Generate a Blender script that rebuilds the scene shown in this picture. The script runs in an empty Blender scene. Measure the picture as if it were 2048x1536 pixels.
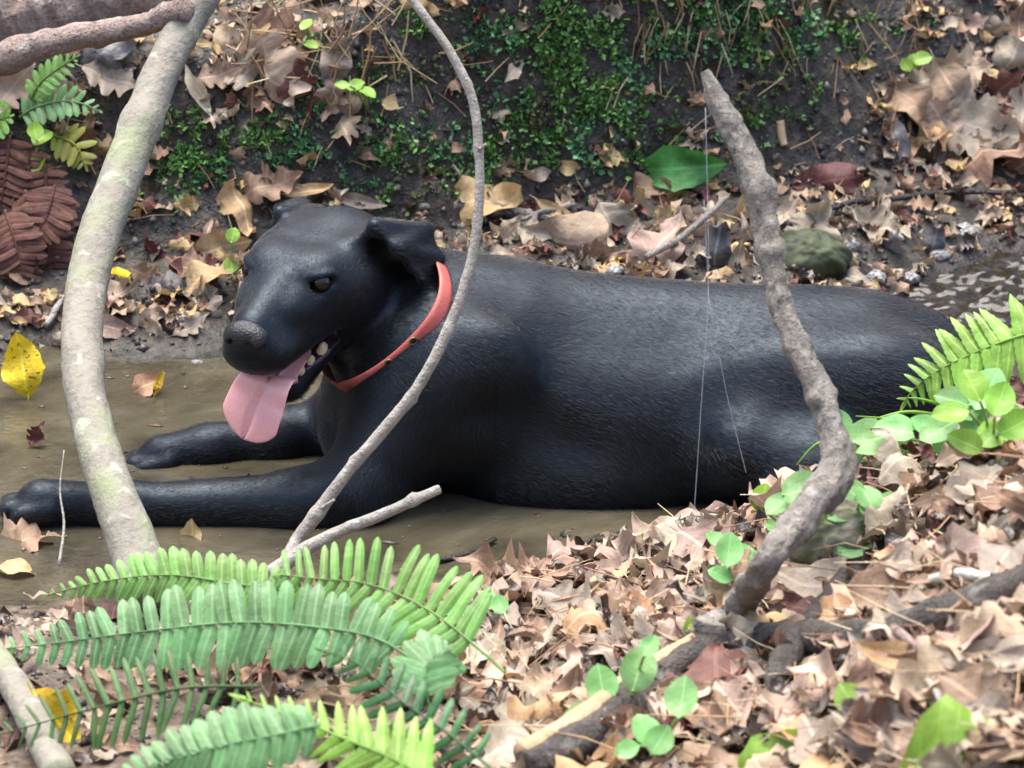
import bpy, math, random
import numpy as np
from mathutils import Vector, Matrix
random.seed(7); RNG = np.random.default_rng(7)
scene = bpy.context.scene
COL = scene.collection

# ------------------------------------------------------------------ camera, sky, sun, exposure
PITCH = math.radians(22.0); DIST = 4.5; PPM = 1750.0           # photo pixels per metre at the dog
LOOK = np.array([0.0, 0.0, 0.093])
FWD = np.array([0.0, math.cos(PITCH), -math.sin(PITCH)])
UPV = np.array([0.0, math.sin(PITCH), math.cos(PITCH)])
CAM = LOOK - FWD * DIST
HT = 1024.0 / PPM / DIST                                       # tan of half the horizontal angle
cd = bpy.data.cameras.new('camera'); cam = bpy.data.objects.new('camera', cd); COL.objects.link(cam)
cam.location = CAM; cam.rotation_euler = (math.pi / 2 - PITCH, 0, 0)
cd.sensor_width = 36; cd.lens = 18.0 / HT; cd.clip_start = 0.05; cd.clip_end = 400
cd.dof.use_dof = True; cd.dof.focus_distance = 4.42; cd.dof.aperture_fstop = 9.0
scene.camera = cam

SUN_EL, SUN_AZ = math.radians(75), math.radians(335)            # high veiled sun, a little beyond the far bank
world = bpy.data.worlds.new('World'); scene.world = world; world.use_nodes = True
wn = world.node_tree.nodes; wl = world.node_tree.links
sky = wn.new('ShaderNodeTexSky'); sky.sky_type = 'NISHITA'; sky.sun_disc = False
sky.sun_elevation = SUN_EL; sky.sun_rotation = SUN_AZ; sky.dust_density = 2.5; sky.ozone_density = .6
wl.new(sky.outputs[0], wn['Background'].inputs[0]); wn['Background'].inputs[1].default_value = 0.15
sd = bpy.data.lights.new('sun', 'SUN'); sd.energy = 2.2; sd.angle = math.radians(50); sd.color = (1, 0.945, 0.85)
sun = bpy.data.objects.new('sun', sd); COL.objects.link(sun); sun.location = (0, -3, 8)
sv = Vector((math.sin(SUN_AZ) * math.cos(SUN_EL), math.cos(SUN_AZ) * math.cos(SUN_EL), math.sin(SUN_EL)))
sun.rotation_euler = sv.to_track_quat('Z', 'Y').to_euler()
vs = scene.view_settings
vs.view_transform = 'Standard'; vs.look = 'None'; vs.gamma = 1.0; vs.exposure = 1.75
scene.render.engine = 'CYCLES'; scene.cycles.max_bounces = 6; scene.cycles.transparent_max_bounces = 12

# ------------------------------------------------------------------ pixel helpers
def ray(px, py):
    k = HT / 1024.0
    d = FWD + np.array([1.0, 0, 0]) * (px - 1024) * k + UPV * (768 - py) * k
    return d
def P(px, py, y=None, z=None):
    d = ray(px, py)
    t = (y - CAM[1]) / d[1] if y is not None else (z - CAM[2]) / d[2]
    return CAM + d * t

# ------------------------------------------------------------------ noise (numpy value noise)
def _h(i, j, s):
    n = (i.astype(np.int64) * 374761393 + j.astype(np.int64) * 668265263 + s * 982451653) & 0x7fffffff
    n = ((n ^ (n >> 13)) * 1274126177) & 0x7fffffff
    n = (n ^ (n >> 16)) & 0xffff
    return n / 32767.5 - 1.0
def vnoise(x, y, s=0):
    x = np.asarray(x, float); y = np.asarray(y, float)
    i = np.floor(x); j = np.floor(y); fx = x - i; fy = y - j
    fx = fx * fx * (3 - 2 * fx); fy = fy * fy * (3 - 2 * fy)
    a = _h(i, j, s); b = _h(i + 1, j, s); c = _h(i, j + 1, s); d = _h(i + 1, j + 1, s)
    return (a * (1 - fx) + b * fx) * (1 - fy) + (c * (1 - fx) + d * fx) * fy
def fbm(x, y, o=4, s=0):
    r = 0; a = 1.0; f = 1.0
    for k in range(o):
        r = r + a * vnoise(x * f, y * f, s + k * 17); a *= 0.5; f *= 2.03
    return r
def sstep(a, b, x):
    t = np.clip((x - a) / (b - a), 0, 1); return t * t * (3 - 2 * t)

# ------------------------------------------------------------------ terrain: near bank, creek bed, far bank
NS_X = [-6, -.62, -.4, -.25, -.1, 0, .12, .22, .3, .4, .6, 6]
NS_Y = [-.42, -.39, -.38, -.38, -.36, -.33, -.27, -.22, -.20, -.19, -.18, -.3]
FS_X = [-6, -.6, -.35, -.2, 0, .2, .35, .45, .55, .7, 6]
FS_Y = [.34, .33, .33, .30, .27, .27, .30, .44, .62, .7, .7]
A_X = [-6, -.5, -.2, 0, .15, .27, .36, .47, .58, .8, 6]
A_Y = [.012, .012, .015, .022, .045, .085, .150, .235, .305, .34, .34]
WX = [-6, -.6, -.3, -.15, 0, .25, .4, .55, .7, 6]
WY = [.47, .47, .50, .56, .60, .66, .74, .84, .9, .9]           # foot of the wall
WZ = [.06, .06, .065, .075, .08, .09, .09, .08, .08, .08]
TZ = [.30, .30, .28, .36, .52, .56, .48, .42, .42, .42]         # top of the wall
def terrain(x, y, fine=True):
    x = np.asarray(x, float); y = np.asarray(y, float)
    wob = 0.018 * vnoise(x * 9, y * 3, 5)
    ys = np.interp(x, NS_X, NS_Y) + wob + .022 * fbm(x * 8, y * 0 + 7.7, 3, 25) * sstep(.3, .1, x); yf = np.interp(x, FS_X, FS_Y) + wob * 1.5 + .03 * fbm(x * 7, y * 0 + 3.3, 3, 15) * sstep(.5, .2, x)
    # bed
    ds = np.minimum(y - ys, yf - y)
    z = -0.09 * (1 - np.exp(-np.clip(y - ys, 0, None) / 0.05)) * (1 - np.exp(-np.clip(yf - y, 0, None) / 0.10))
    z = z + .016 * np.clip(fbm(x * 7, y * 12, 3, 61), 0, 1) * sstep(.16, .04, yf - y) * (yf > y)
    # near bank
    d = np.clip(ys - y, 0, None)
    a = np.interp(x, A_X, A_Y); b = np.interp(x, [-.6, 0, .6], [.05, .07, .05])
    zn = a * (1 - np.exp(-d / (0.05 + 0.06 * sstep(.1, .5, x)))) + b * np.minimum(d, 3.0)
    z = np.where(y < ys, zn, z)
    # far bank
    yw = np.interp(x, WX, WY); zw = np.interp(x, WX, WZ); zt = np.interp(x, WX, TZ)
    wid = 0.13 + 0.25 * sstep(.3, .6, x)
    yd = y + 0.035 * fbm(x * 5, y * 6, 3, 40)
    led = zw * np.clip((y - yf) / np.maximum(yw - yf, .02), 0, 1) ** 0.8
    u = np.clip((yd - yw) / wid, 0, 1)
    zf = led + (zt - zw) * (0.6 * u + 0.4 * u * u * (3 - 2 * u)) + 0.25 * np.clip(yd - yw - wid, 0, 6)
    z = np.where(y > yf, zf, z)
    z = z + 0.75 * np.clip(y - 1.6, 0, 9) + 0.8 * np.clip(-y - 5.2, 0, 9)     # unseen slopes beyond the frame, added to block light from the low sky
    if fine:
        m = np.where((y > ys) & (y < yf), 0.25, 1.0)
        z = z + m * (0.010 * fbm(x * 9, y * 9, 3, 3) + 0.0045 * fbm(x * 42, y * 42, 2, 9)) * np.where(y > yf, sstep(0, .06, y - yf) * .8 + .2, sstep(0, .1, ys - y) * .8 + .2)
    return z
def Gm(px, py, tmin=2.6, tmax=7.0, st=.03):
    px = np.asarray(px, float); py = np.asarray(py, float); k = HT / 1024.0
    D = FWD[None] + np.array([[1.0, 0, 0]]) * ((px - 1024) * k)[:, None] + UPV[None] * ((768 - py) * k)[:, None]
    hit = np.full(len(px), tmax); live = np.ones(len(px), bool)
    for t in np.arange(tmin, tmax, st):
        i = np.nonzero(live)[0]
        if not len(i): break
        Q = CAM + D[i] * t; b = Q[:, 2] < terrain(Q[:, 0], Q[:, 1]); hit[i[b]] = t; live[i[b]] = False
    lo, hi = hit - st, hit
    for _ in range(7):
        m = (lo + hi) / 2; Q = CAM + D * m[:, None]; b = Q[:, 2] < terrain(Q[:, 0], Q[:, 1]); hi = np.where(b, m, hi); lo = np.where(b, lo, m)
    return CAM + D * hi[:, None]
_TS = np.arange(2.6, 7.0, .03)
def G(px, py):
    d = ray(px, py); z = CAM[2] + d[2] * _TS - terrain(CAM[0] + d[0] * _TS, CAM[1] + d[1] * _TS); i = max(1, int(np.argmax(z < 0)))
    tt = np.linspace(_TS[i - 1], _TS[i], 16); z = CAM[2] + d[2] * tt - terrain(CAM[0] + d[0] * tt, CAM[1] + d[1] * tt); j = int(np.argmax(z < 0))
    return CAM + d * tt[j]
def tnormals(x, y, e=0.012):
    dx = (terrain(x + e, y, False) - terrain(x - e, y, False)) / (2 * e); dy = (terrain(x, y + e, False) - terrain(x, y - e, False)) / (2 * e)
    n = np.stack([-dx, -dy, np.ones_like(dx)], 1); return n / np.linalg.norm(n, axis=1, keepdims=True)
def tnormal(x, y, e=0.012):
    dx = (terrain(x + e, y, False) - terrain(x - e, y, False)) / (2 * e)
    dy = (terrain(x, y + e, False) - terrain(x, y - e, False)) / (2 * e)
    n = np.array([-float(dx), -float(dy), 1.0]); return n / np.linalg.norm(n)
def gz(x, y): return float(terrain(np.array([x]), np.array([y]))[0])

# ------------------------------------------------------------------ object helpers
def tag(o, label=None, cat=None, group=None, kind=None):
    if label: o['label'] = label
    if cat: o['category'] = cat
    if group: o['group'] = group
    if kind: o['kind'] = kind
    return o
def empty(name, loc):
    o = bpy.data.objects.new(name, None); COL.objects.link(o); o.location = Vector(loc); o.empty_display_size = 0.02
    return o
def mesh(name, verts, faces, uvs=None, smooth=True):
    me = bpy.data.meshes.new(name); me.from_pydata([tuple(v) for v in verts], [], [tuple(f) for f in faces])
    if uvs is not None:
        ul = me.uv_layers.new(name='UVMap'); uv = np.asarray(uvs)
        li = np.zeros(len(me.loops), np.int32); me.loops.foreach_get('vertex_index', li)
        ul.data.foreach_set('uv', uv[li].astype(np.float32).ravel())
    if smooth: me.polygons.foreach_set('use_smooth', [True] * len(me.polygons))
    me.update(); return me
def fastmesh(name, V, F, uvs=None, matidx=None):
    """V (n,3); F (m,k) array"""
    me = bpy.data.meshes.new(name); V = np.asarray(V, np.float32); F = np.asarray(F, np.int32); k = F.shape[1]
    me.vertices.add(len(V)); me.vertices.foreach_set('co', V.ravel())
    me.loops.add(F.size); me.loops.foreach_set('vertex_index', F.ravel())
    me.polygons.add(len(F)); me.polygons.foreach_set('loop_start', np.arange(0, F.size, k, dtype=np.int32))
    me.polygons.foreach_set('loop_total', np.full(len(F), k, np.int32))
    me.polygons.foreach_set('use_smooth', np.ones(len(F), bool))
    if matidx is not None: me.polygons.foreach_set('material_index', np.asarray(matidx, np.int32))
    if uvs is not None:
        ul = me.uv_layers.new(name='UVMap'); ul.data.foreach_set('uv', np.asarray(uvs, np.float32)[F.ravel()].ravel())
    me.update(calc_edges=True); me.validate(); return me
def obj(name, me, mat=None, parent=None, mw=None):
    o = bpy.data.objects.new(name, me); COL.objects.link(o)
    if mat is not None:
        if isinstance(mat, list):
            for m in mat: me.materials.append(m)
        elif not me.materials: me.materials.append(mat)
    if mw is None: mw = Matrix.Identity(4)
    if parent is not None:
        o.parent = parent
        root = parent; pm = Matrix.Identity(4); chain = []
        while root is not None: chain.append(root); root = root.parent
        for r in reversed(chain): pm = pm @ r.matrix_basis
        o.matrix_basis = pm.inverted() @ mw
    else: o.matrix_basis = mw
    return o

# ------------------------------------------------------------------ materials
class NT:
    def __init__(s, name):
        s.m = bpy.data.materials.new(name); s.m.use_nodes = True; s.t = s.m.node_tree; s.n = s.t.nodes; s.l = s.t.links
        s.b = s.n['Principled BSDF']; s.out = s.n['Material Output']; s.tc = None
    def co(s, kind='Object'):
        if s.tc is None: s.tc = s.n.new('ShaderNodeTexCoord')
        return s.tc.outputs[kind]
    def mapping(s, v, scale):
        m = s.n.new('ShaderNodeMapping'); s.l.new(v, m.inputs[0]); m.inputs['Scale'].default_value = scale; return m.outputs[0]
    def noise(s, v, scale, detail=4, rough=.55, dist=0):
        n = s.n.new('ShaderNodeTexNoise'); s.l.new(v, n.inputs['Vector']); n.inputs['Scale'].default_value = scale
        n.inputs['Detail'].default_value = detail; n.inputs['Roughness'].default_value = rough; n.inputs['Distortion'].default_value = dist
        return n.outputs['Fac']
    def vor(s, v, scale, feat='F1'):
        n = s.n.new('ShaderNodeTexVoronoi'); s.l.new(v, n.inputs['Vector']); n.inputs['Scale'].default_value = scale; n.feature = feat; return n.outputs['Distance']
    def ramp(s, f, stops, interp='LINEAR'):
        r = s.n.new('ShaderNodeValToRGB'); s.l.new(f, r.inputs[0]); e = r.color_ramp.elements; r.color_ramp.interpolation = interp
        while len(e) < len(stops): e.new(0.5)
        for q, (p, c) in zip(e, stops): q.position = p; q.color = (*c, 1) if len(c) == 3 else c
        return r.outputs[0]
    def val(s, f, a, b, p0=0., p1=1.):
        r = s.n.new('ShaderNodeMapRange'); s.l.new(f, r.inputs[0]); r.inputs[1].default_value = p0; r.inputs[2].default_value = p1
        r.inputs[3].default_value = a; r.inputs[4].default_value = b; return r.outputs[0]
    def mix(s, f, a, b, mode='MIX'):
        m = s.n.new('ShaderNodeMix'); m.data_type = 'RGBA'; m.blend_type = mode
        for k, v in ((0, f), (6, a), (7, b)):
            if isinstance(v, (int, float)): m.inputs[k].default_value = v
            elif isinstance(v, tuple): m.inputs[k].default_value = (*v, 1)
            else: s.l.new(v, m.inputs[k])
        return m.outputs[2]
    def math(s, op, a, b=None):
        m = s.n.new('ShaderNodeMath'); m.operation = op
        for k, v in ((0, a), (1, b)):
            if v is None: continue
            if isinstance(v, (int, float)): m.inputs[k].default_value = v
            else: s.l.new(v, m.inputs[k])
        return m.outputs[0]
    def sep(s, v):
        m = s.n.new('ShaderNodeSeparateXYZ'); s.l.new(v, m.inputs[0]); return m.outputs
    def set(s, **kw):
        for k, v in kw.items():
            k = k.replace('_', ' ')
            if isinstance(v, (int, float)): s.b.inputs[k].default_value = v
            elif isinstance(v, tuple): s.b.inputs[k].default_value = (*v, 1) if len(v) == 3 else v
            else: s.l.new(v, s.b.inputs[k])
        return s
    def bump(s, h, strength=.3, dist=.01, prev=None):
        b = s.n.new('ShaderNodeBump'); b.inputs['Strength'].default_value = strength; b.inputs['Distance'].default_value = dist
        s.l.new(h, b.inputs['Height'])
        if prev is not None: s.l.new(prev, b.inputs['Normal'])
        s.l.new(b.outputs[0], s.b.inputs['Normal']); return b.outputs[0]

def make_mud():
    t = NT('mud'); v = t.co('Object')
    n1 = t.noise(v, 7, 5); n2 = t.noise(v, 60, 4, .65); n3 = t.noise(v, 260, 3, .6)
    dark = t.ramp(n2, [(.3, (.009, .007, .005)), (.5, (.026, .020, .014)), (.7, (.080, .062, .043))])
    humus = t.ramp(n2, [(.3, (.03, .021, .014)), (.5, (.10, .068, .043)), (.7, (.22, .16, .11))])
    xyz = t.sep(v)
    near = t.val(t.math('ADD', xyz[1], t.val(n1, -.12, .12)), 1, 0, -.5, -.3)
    c = t.mix(near, dark, humus)
    spk = t.ramp(t.noise(v, 140, 2, .7), [(.62, (0, 0, 0)), (.72, (1, 1, 1))])
    c = t.mix(t.math('MULTIPLY', spk, .35), c, (.16, .14, .115))
    t.set(Base_Color=c, Roughness=t.val(n1, .35, .85, .35, .65), Specular_IOR_Level=.5)
    b = t.bump(n2, .5, .012); t.bump(n3, .5, .004, b)
    return t.m
def make_water():
    t = NT('muddy_water'); v = t.co('Object')
    n1 = t.noise(v, 5, 5, .6, 1.4)
    c = t.ramp(n1, [(.30, (.032, .027, .018)), (.48, (.070, .060, .038)), (.70, (.112, .097, .063))])
    xyz = t.sep(v); rf = t.math('MULTIPLY', t.val(xyz[0], 0, 1, .36, .46), t.val(xyz[1], 0, 1, .22, .36)); c = t.mix(rf, c, (.020, .016, .011))   # clear water over dark mud in the riffle
    rip = t.noise(t.mapping(v, (1, 1.6, 1)), 26, 2, .5, .4)
    t.set(Base_Color=c, Roughness=.04, IOR=1.333, Alpha=t.val(n1, .80, .93, .3, .7))
    t.bump(rip, .22, .01)
    return t.m
MUD, WATER = make_mud(), make_water()

# ------------------------------------------------------------------ ground sheet and water
def axis(segs):
    out = []
    for a, b, st in segs: out += list(np.arange(a, b - 1e-9, st))
    out.append(segs[-1][1]); return np.array(out)
gx = axis([(-120, -20, 20), (-20, -4, 4), (-4, -1.2, .35), (-1.2, -.8, .04), (-.8, .8, .0065), (.8, 1.2, .04), (1.2, 4, .35), (4, 20, 4), (20, 120, 20)])
gy = axis([(-120, -20, 20), (-20, -5, 3), (-5, -2, .2), (-2, -1.3, .03), (-1.3, -.1, .008), (-.1, .22, .02), (.22, .44, .007), (.44, 1.0, .0032), (1.0, 1.6, .012), (1.6, 4, .2), (4, 20, 4), (20, 120, 20)])
X, Y = np.meshgrid(gx, gy); Z = terrain(X, Y)
nx, ny = len(gx), len(gy)
ii = np.arange(nx * ny).reshape(ny, nx)
F = np.stack([ii[:-1, :-1], ii[:-1, 1:], ii[1:, 1:], ii[1:, :-1]], -1).reshape(-1, 4)
ground = tag(obj('ground', fastmesh('ground', np.stack([X, Y, Z], -1).reshape(-1, 3), F), MUD), 'dark wet soil of the creek banks', kind='structure')
wxa = axis([(-6, -.8, .4), (-.8, .32, .016), (.32, .85, .0035), (.85, 6, .4)]); wya = axis([(-.6, .1, .016), (.1, .25, .012), (.25, .85, .0035), (.85, 1.2, .05)])
XW, YW = np.meshgrid(wxa, wya)
rif = sstep(.33, .5, XW) * sstep(.2, .36, YW) * sstep(.85, .8, XW)           # a riffle where the creek runs over stones
ZW = rif * (.0062 * fbm(XW * 30 + YW * 13, YW * 58 - XW * 11, 3, 70) + .0006 * fbm(XW * 120, YW * 160, 1, 71)) + .00025 * fbm(XW * 9, YW * 16, 2, 72) * sstep(6, .8, np.abs(XW))
wi = np.arange(XW.size).reshape(XW.shape)
WF = np.stack([wi[:-1, :-1], wi[:-1, 1:], wi[1:, 1:], wi[1:, :-1]], -1).reshape(-1, 4)
water = tag(obj('water', fastmesh('water', np.stack([XW, YW, ZW], -1).reshape(-1, 3), WF), WATER), 'shallow muddy brown creek water around the dog', kind='structure')

# ------------------------------------------------------------------ signed-distance modelling
class SDF:
    def __init__(s, lo, hi, vox):
        s.lo = np.array(lo, float); s.v = vox; s.n = np.ceil((np.array(hi) - s.lo) / vox).astype(int) + 1
        s.D = np.full(s.n, 0.5, np.float32)
    def _sub(s, lo, hi, m):
        a = np.clip(np.floor((np.array(lo) - m - s.lo) / s.v).astype(int), 0, s.n); b = np.clip(np.ceil((np.array(hi) + m - s.lo) / s.v).astype(int) + 1, 0, s.n)
        if np.any(b <= a): return None
        ax = [s.lo[k] + s.v * np.arange(a[k], b[k]) for k in range(3)]
        pts = np.stack(np.meshgrid(*ax, indexing='ij'), -1).astype(np.float32)
        return tuple(slice(a[k], b[k]) for k in range(3)), pts
    def _put(s, sl, d, k, op):
        A = s.D[sl]
        if op == 'u':
            h = np.clip(.5 + .5 * (A - d) / k, 0, 1); s.D[sl] = A * (1 - h) + d * h - k * h * (1 - h)
        else:
            h = np.clip(.5 - .5 * (A + d) / k, 0, 1); s.D[sl] = A * (1 - h) - d * h + k * h * (1 - h)
    def ell(s, c, r, R=None, k=.02, op='u'):
        c = np.array(c, float); r = np.array(r, float); R = np.eye(3) if R is None else np.array(R)   # columns = axes
        ext = np.sqrt((R * r) ** 2 @ np.ones(3)); q = s._sub(c - ext, c + ext, k + .012)
        if q is None: return
        p = (q[1] - c.astype(np.float32)) @ R.astype(np.float32)
        k0 = np.linalg.norm(p / r, axis=-1); k1 = np.linalg.norm(p / (r * r), axis=-1) + 1e-9
        s._put(q[0], np.where(k0 < 1e-3, -min(r), k0 * (k0 - 1) / k1), k, op)
    def cone(s, a, b, ra, rb, k=.02, op='u'):
        a = np.array(a, float); b = np.array(b, float)
        lo = np.minimum(a - ra, b - rb); hi = np.maximum(a + ra, b + rb); q = s._sub(lo, hi, k + .012)
        if q is None: return
        ba = b - a; p = q[1] - a; h = np.clip((p @ ba) / (ba @ ba), 0, 1)
        d = np.linalg.norm(p - h[..., None] * ba, axis=-1) - (ra + (rb - ra) * h)
        s._put(q[0], d, k, op)
    def chain(s, pts, rad, k=.02):
        for i in range(len(pts) - 1): s.cone(pts[i], pts[i + 1], rad[i], rad[i + 1], k)
    def tri(s, a, b, c, r, k=.01, op='u'):
        a, b, c = (np.array(v, float) for v in (a, b, c)); al = np.stack([a, b, c])
        q = s._sub(al.min(0) - r, al.max(0) + r, k + .01)
        if q is None: return
        p = q[1]; ba, cb, ac = b - a, c - b, a - c; n = np.cross(ba, ac)
        def seg(o, e): w = p - o; h = np.clip((w @ e) / (e @ e), 0, 1); w = w - h[..., None] * e; return (w * w).sum(-1)
        ins = np.sign((p - a) @ np.cross(ba, n)) + np.sign((p - b) @ np.cross(cb, n)) + np.sign((p - c) @ np.cross(ac, n))
        e2 = np.minimum(np.minimum(seg(a, ba), seg(b, cb)), seg(c, ac)); pl = ((p - a) @ n) ** 2 / (n @ n)
        s._put(q[0], np.sqrt(np.where(ins < 2, e2, pl)) - r, k, op)
    def surface(s):
        D = s.D; S = D < 0
        n = D.shape
        cnt = np.zeros([k - 1 for k in n], np.int8); corners = [(i, j, k) for i in (0, 1) for j in (0, 1) for k in (0, 1)]
        def cs(A, c): return A[c[0]:n[0] - 1 + c[0], c[1]:n[1] - 1 + c[1], c[2]:n[2] - 1 + c[2]]
        for c in corners: cnt += cs(S, c)
        act = (cnt > 0) & (cnt < 8); idx = np.argwhere(act)
        vid = np.full(act.shape, -1, np.int64); vid[act] = np.arange(len(idx))
        val = np.stack([D[idx[:, 0] + c[0], idx[:, 1] + c[1], idx[:, 2] + c[2]] for c in corners], 1)
        acc = np.zeros((len(idx), 3)); w = np.zeros(len(idx)); cc = np.array(corners, float)
        for i in range(8):
            for j in range(i + 1, 8):
                if np.abs(cc[i] - cc[j]).sum() != 1: continue
                a, b = val[:, i], val[:, j]; m = (a < 0) != (b < 0); t = np.where(m, a / (a - b + 1e-12), 0)
                acc += np.where(m[:, None], cc[i] + t[:, None] * (cc[j] - cc[i]), 0); w += m
        V = s.lo + s.v * (idx + acc / w[:, None]); faces = []
        for ax in range(3):
            o = [1, 1, 1]; o[ax] = 0
            sl0 = [slice(1, k - 1) for k in n]; sl0[ax] = slice(0, n[ax] - 1); sl1 = list(sl0); sl1[ax] = slice(1, n[ax])
            a, b = S[tuple(sl0)], S[tuple(sl1)]
            u, v = [(1, 2), (2, 0), (0, 1)][ax]
            for flip, m in ((False, a & ~b), (True, ~a & b)):
                e = np.argwhere(m); e = e + np.array([1 if k != ax else 0 for k in range(3)])
                q = []
                for du, dv in ((1, 1), (0, 1), (0, 0), (1, 0)):
                    g = e.copy(); g[:, u] -= du; g[:, v] -= dv; q.append(vid[g[:, 0], g[:, 1], g[:, 2]])
                if flip: q = q[::-1]
                faces.append(np.stack(q, 1))
        F = np.concatenate(faces); F = F[(F >= 0).all(1)]
        return V, F
def rotm(ax, ang):
    return np.array(Matrix.Rotation(math.radians(ang), 3, ax))
def sculpt(name, s, mats, parent=None, relax=1, matfn=None):
    V, F = s.surface()
    for _ in range(relax):
        acc = np.zeros_like(V); c = np.zeros(len(V))
        for a in range(4):
            b = F[:, (a + 1) % 4]; np.add.at(acc, F[:, a], V[b]); np.add.at(c, F[:, a], 1); np.add.at(acc, b, V[F[:, a]]); np.add.at(c, b, 1)
        V = V * .5 + .5 * acc / c[:, None]
    mi = matfn(V[F].mean(1)) if matfn else None
    return obj(name, fastmesh(name, V, F, matidx=mi), mats, parent)

# ------------------------------------------------------------------ dog materials
def make_coat():
    t = NT('black_coat'); v = t.co('Object')
    n = t.noise(t.mapping(v, (40, 210, 130)), 3.2, 4, .65, .6); big = t.noise(v, 9, 3, .5)
    t.set(Base_Color=t.ramp(big, [(.3, (.0022, .0022, .0028)), (.7, (.0055, .0055, .0068))]), Roughness=t.val(n, .34, .50, .3, .7), Specular_IOR_Level=.36, Specular_Tint=(.62, .80, 1.0),  # specular and sheen tinted blue to paint sky light into the highlights
          Sheen_Weight=.05, Sheen_Roughness=.4, Sheen_Tint=(.62, .75, 1.0))
    b = t.bump(n, .16, .003); t.bump(t.noise(v, 16, 4, .6), .20, .014, b); return t.m
def simple(name, col, rough=.5, bump=0, scale=80, var=.25, **kw):
    t = NT(name); v = t.co('Object'); n = t.noise(v, scale, 4, .6)
    t.set(Base_Color=t.ramp(n, [(.3, tuple(c * (1 - var) for c in col)), (.7, tuple(min(1, c * (1 + var)) for c in col))]), Roughness=rough, **kw)
    if bump: t.bump(n, bump, .004)
    return t.m
COAT = make_coat()
MOUTH = simple('mouth_lining', (.045, .016, .026), .18, .3, 60, .5)
NOSEM = simple('nose_leather', (.010, .010, .012), .28, .5, 400, .3)
TONGUE = simple('tongue', (.86, .42, .40), .28, .07, 300, .08, Subsurface_Weight=.15, Subsurface_Scale=.01)
TOOTH = simple('tooth_enamel', (.66, .55, .32), .25, 0, 120, .2)
EYEM = simple('eye_dark', (.006, .004, .003), .03)
def make_collar():
    t = NT('collar_webbing'); v = t.co('Object'); n = t.noise(v, 40, 4, .6); f = t.noise(v, 300, 2, .5)
    xyz = t.sep(v)
    dirt = t.val(t.math('ADD', xyz[2], t.val(n, -.03, .03)), 1, 0, .115, .165)   # muddy where it hangs low
    c = t.mix(dirt, t.ramp(n, [(.3, (.40, .080, .062)), (.7, (.53, .125, .10))]), t.ramp(n, [(.35, (.06, .022, .014)), (.65, (.30, .10, .06))]))
    t.set(Base_Color=c, Roughness=.55); t.bump(f, .3, .002); return t.m
COLLAR = make_collar()

# ------------------------------------------------------------------ dog
dog = tag(empty('dog', (.1, 0, -.06)), 'black short-haired dog lying in muddy creek, pink tongue out, red collar on', 'dog')
HO = P(630, 512, -.055)                                        # middle of the skull
yaw, pit = math.radians(28), math.radians(11)
hf = np.array([-math.sin(yaw) * math.cos(pit), -math.cos(yaw) * math.cos(pit), -math.sin(pit)])
hl = np.array([math.cos(yaw), -math.sin(yaw), 0.0]); hu = np.cross(hf, hl)
HR = np.stack([hf, hl, hu], 1)                                 # columns forward, left, up
def H(x, y, z): return HO + HR @ np.array([x, y, z])
def hrot(ax, ang): return HR @ rotm(ax, ang)
S = SDF((-.66, -.28, -.10), (.74, .24, .40), .0026)
# trunk
S.ell((-.03, .0, .085), (.14, .112, .135), k=.05)
S.ell((.07, .0, .064), (.20, .130, .122), k=.06)
S.ell((.23, .0, .060), (.21, .132, .116), k=.06)
S.ell((.37, .01, .064), (.16, .122, .117), k=.06)
S.ell((.45, .02, .056), (.085, .112, .108), k=.06)
S.ell((-.135, -.015, .055), (.088, .085, .085), k=.05)          # forechest
S.cone(P(1000, 628, .02), P(1700, 680, .0), .045, .045, .06)      # back line
# neck
S.cone((-.05, .0, .130), H(-.060, 0, -.04), .097, .056, .05)
S.cone((-.09, -.01, .09), H(-.035, 0, -.062), .070, .042, .04)
# near foreleg
S.ell(P(1190, 965, -.100), (.13, .045, .040), None, .04)           # belly roll
sh = P(860, 760, -.085); el = P(715, 985, -.150); 
S.ell(sh, (.075, .050, .095), rotm('Y', 25), .05)
S.cone(sh, el, .070, .045, .04)
S.ell(P(935, 790, -.112), (.060, .036, .090), rotm('Y', 30), .035)   # triceps
S.ell(P(1075, 868, -.165), (.070, .032, .026), rotm('Y', 20), .035, 's')   # hollow behind the elbow
S.ell(P(1455, 790, -.160), (.045, .028, .060), rotm('Y', -10), .05, 's')   # flank
wr = P(250, 1016, -.165); pw = P(85, 1006, -.17)
S.chain([el, P(600, 1012, -.158), wr, pw], [.044, .037, .026, .027], .025)
for dy, dx in ((-.024, .012), (-.009, -.004), (.009, -.004), (.024, .012)):
    S.cone(pw + np.array([.01, dy * .8, -.002]), pw + np.array([-.032 + dx, dy, -.004]), .0135, .0115, .006)
# far foreleg
el2 = P(700, 850, .06); pw2 = P(325, 912, .005)
S.cone(P(760, 760, .05), el2, .06, .045, .04)
S.chain([el2, P(560, 880, .035), P(420, 900, .015), pw2], [.042, .032, .026, .025], .025)
for dy, dx in ((-.022, .010), (-.008, -.003), (.008, -.003), (.022, .010)):
    S.cone(pw2 + np.array([.01, dy * .8, -.002]), pw2 + np.array([-.028 + dx, dy - .004, -.006]), .0135, .0115, .006)
# hind legs folded, tail on the far side of the bank crest
S.ell(P(1610, 830, -.090), (.105, .042, .080), rotm('Y', 15), .07)
S.ell(P(1770, 820, -.085), (.09, .05, .085), None, .05)
S.chain([P(1490, 905, -.15), P(1640, 960, -.165), P(1760, 975, -.16)], [.034, .034, .03], .06)
S.chain([P(1760, 975, -.16), P(1560, 990, -.185)], [.026, .022], .02)
S.ell((.42, .12, .04), (.11, .05, .08), None, .04)
S.chain([(.50, .04, .09), (.58, .08, .03), (.66, .12, .0)], [.028, .02, .012], .03)
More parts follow.
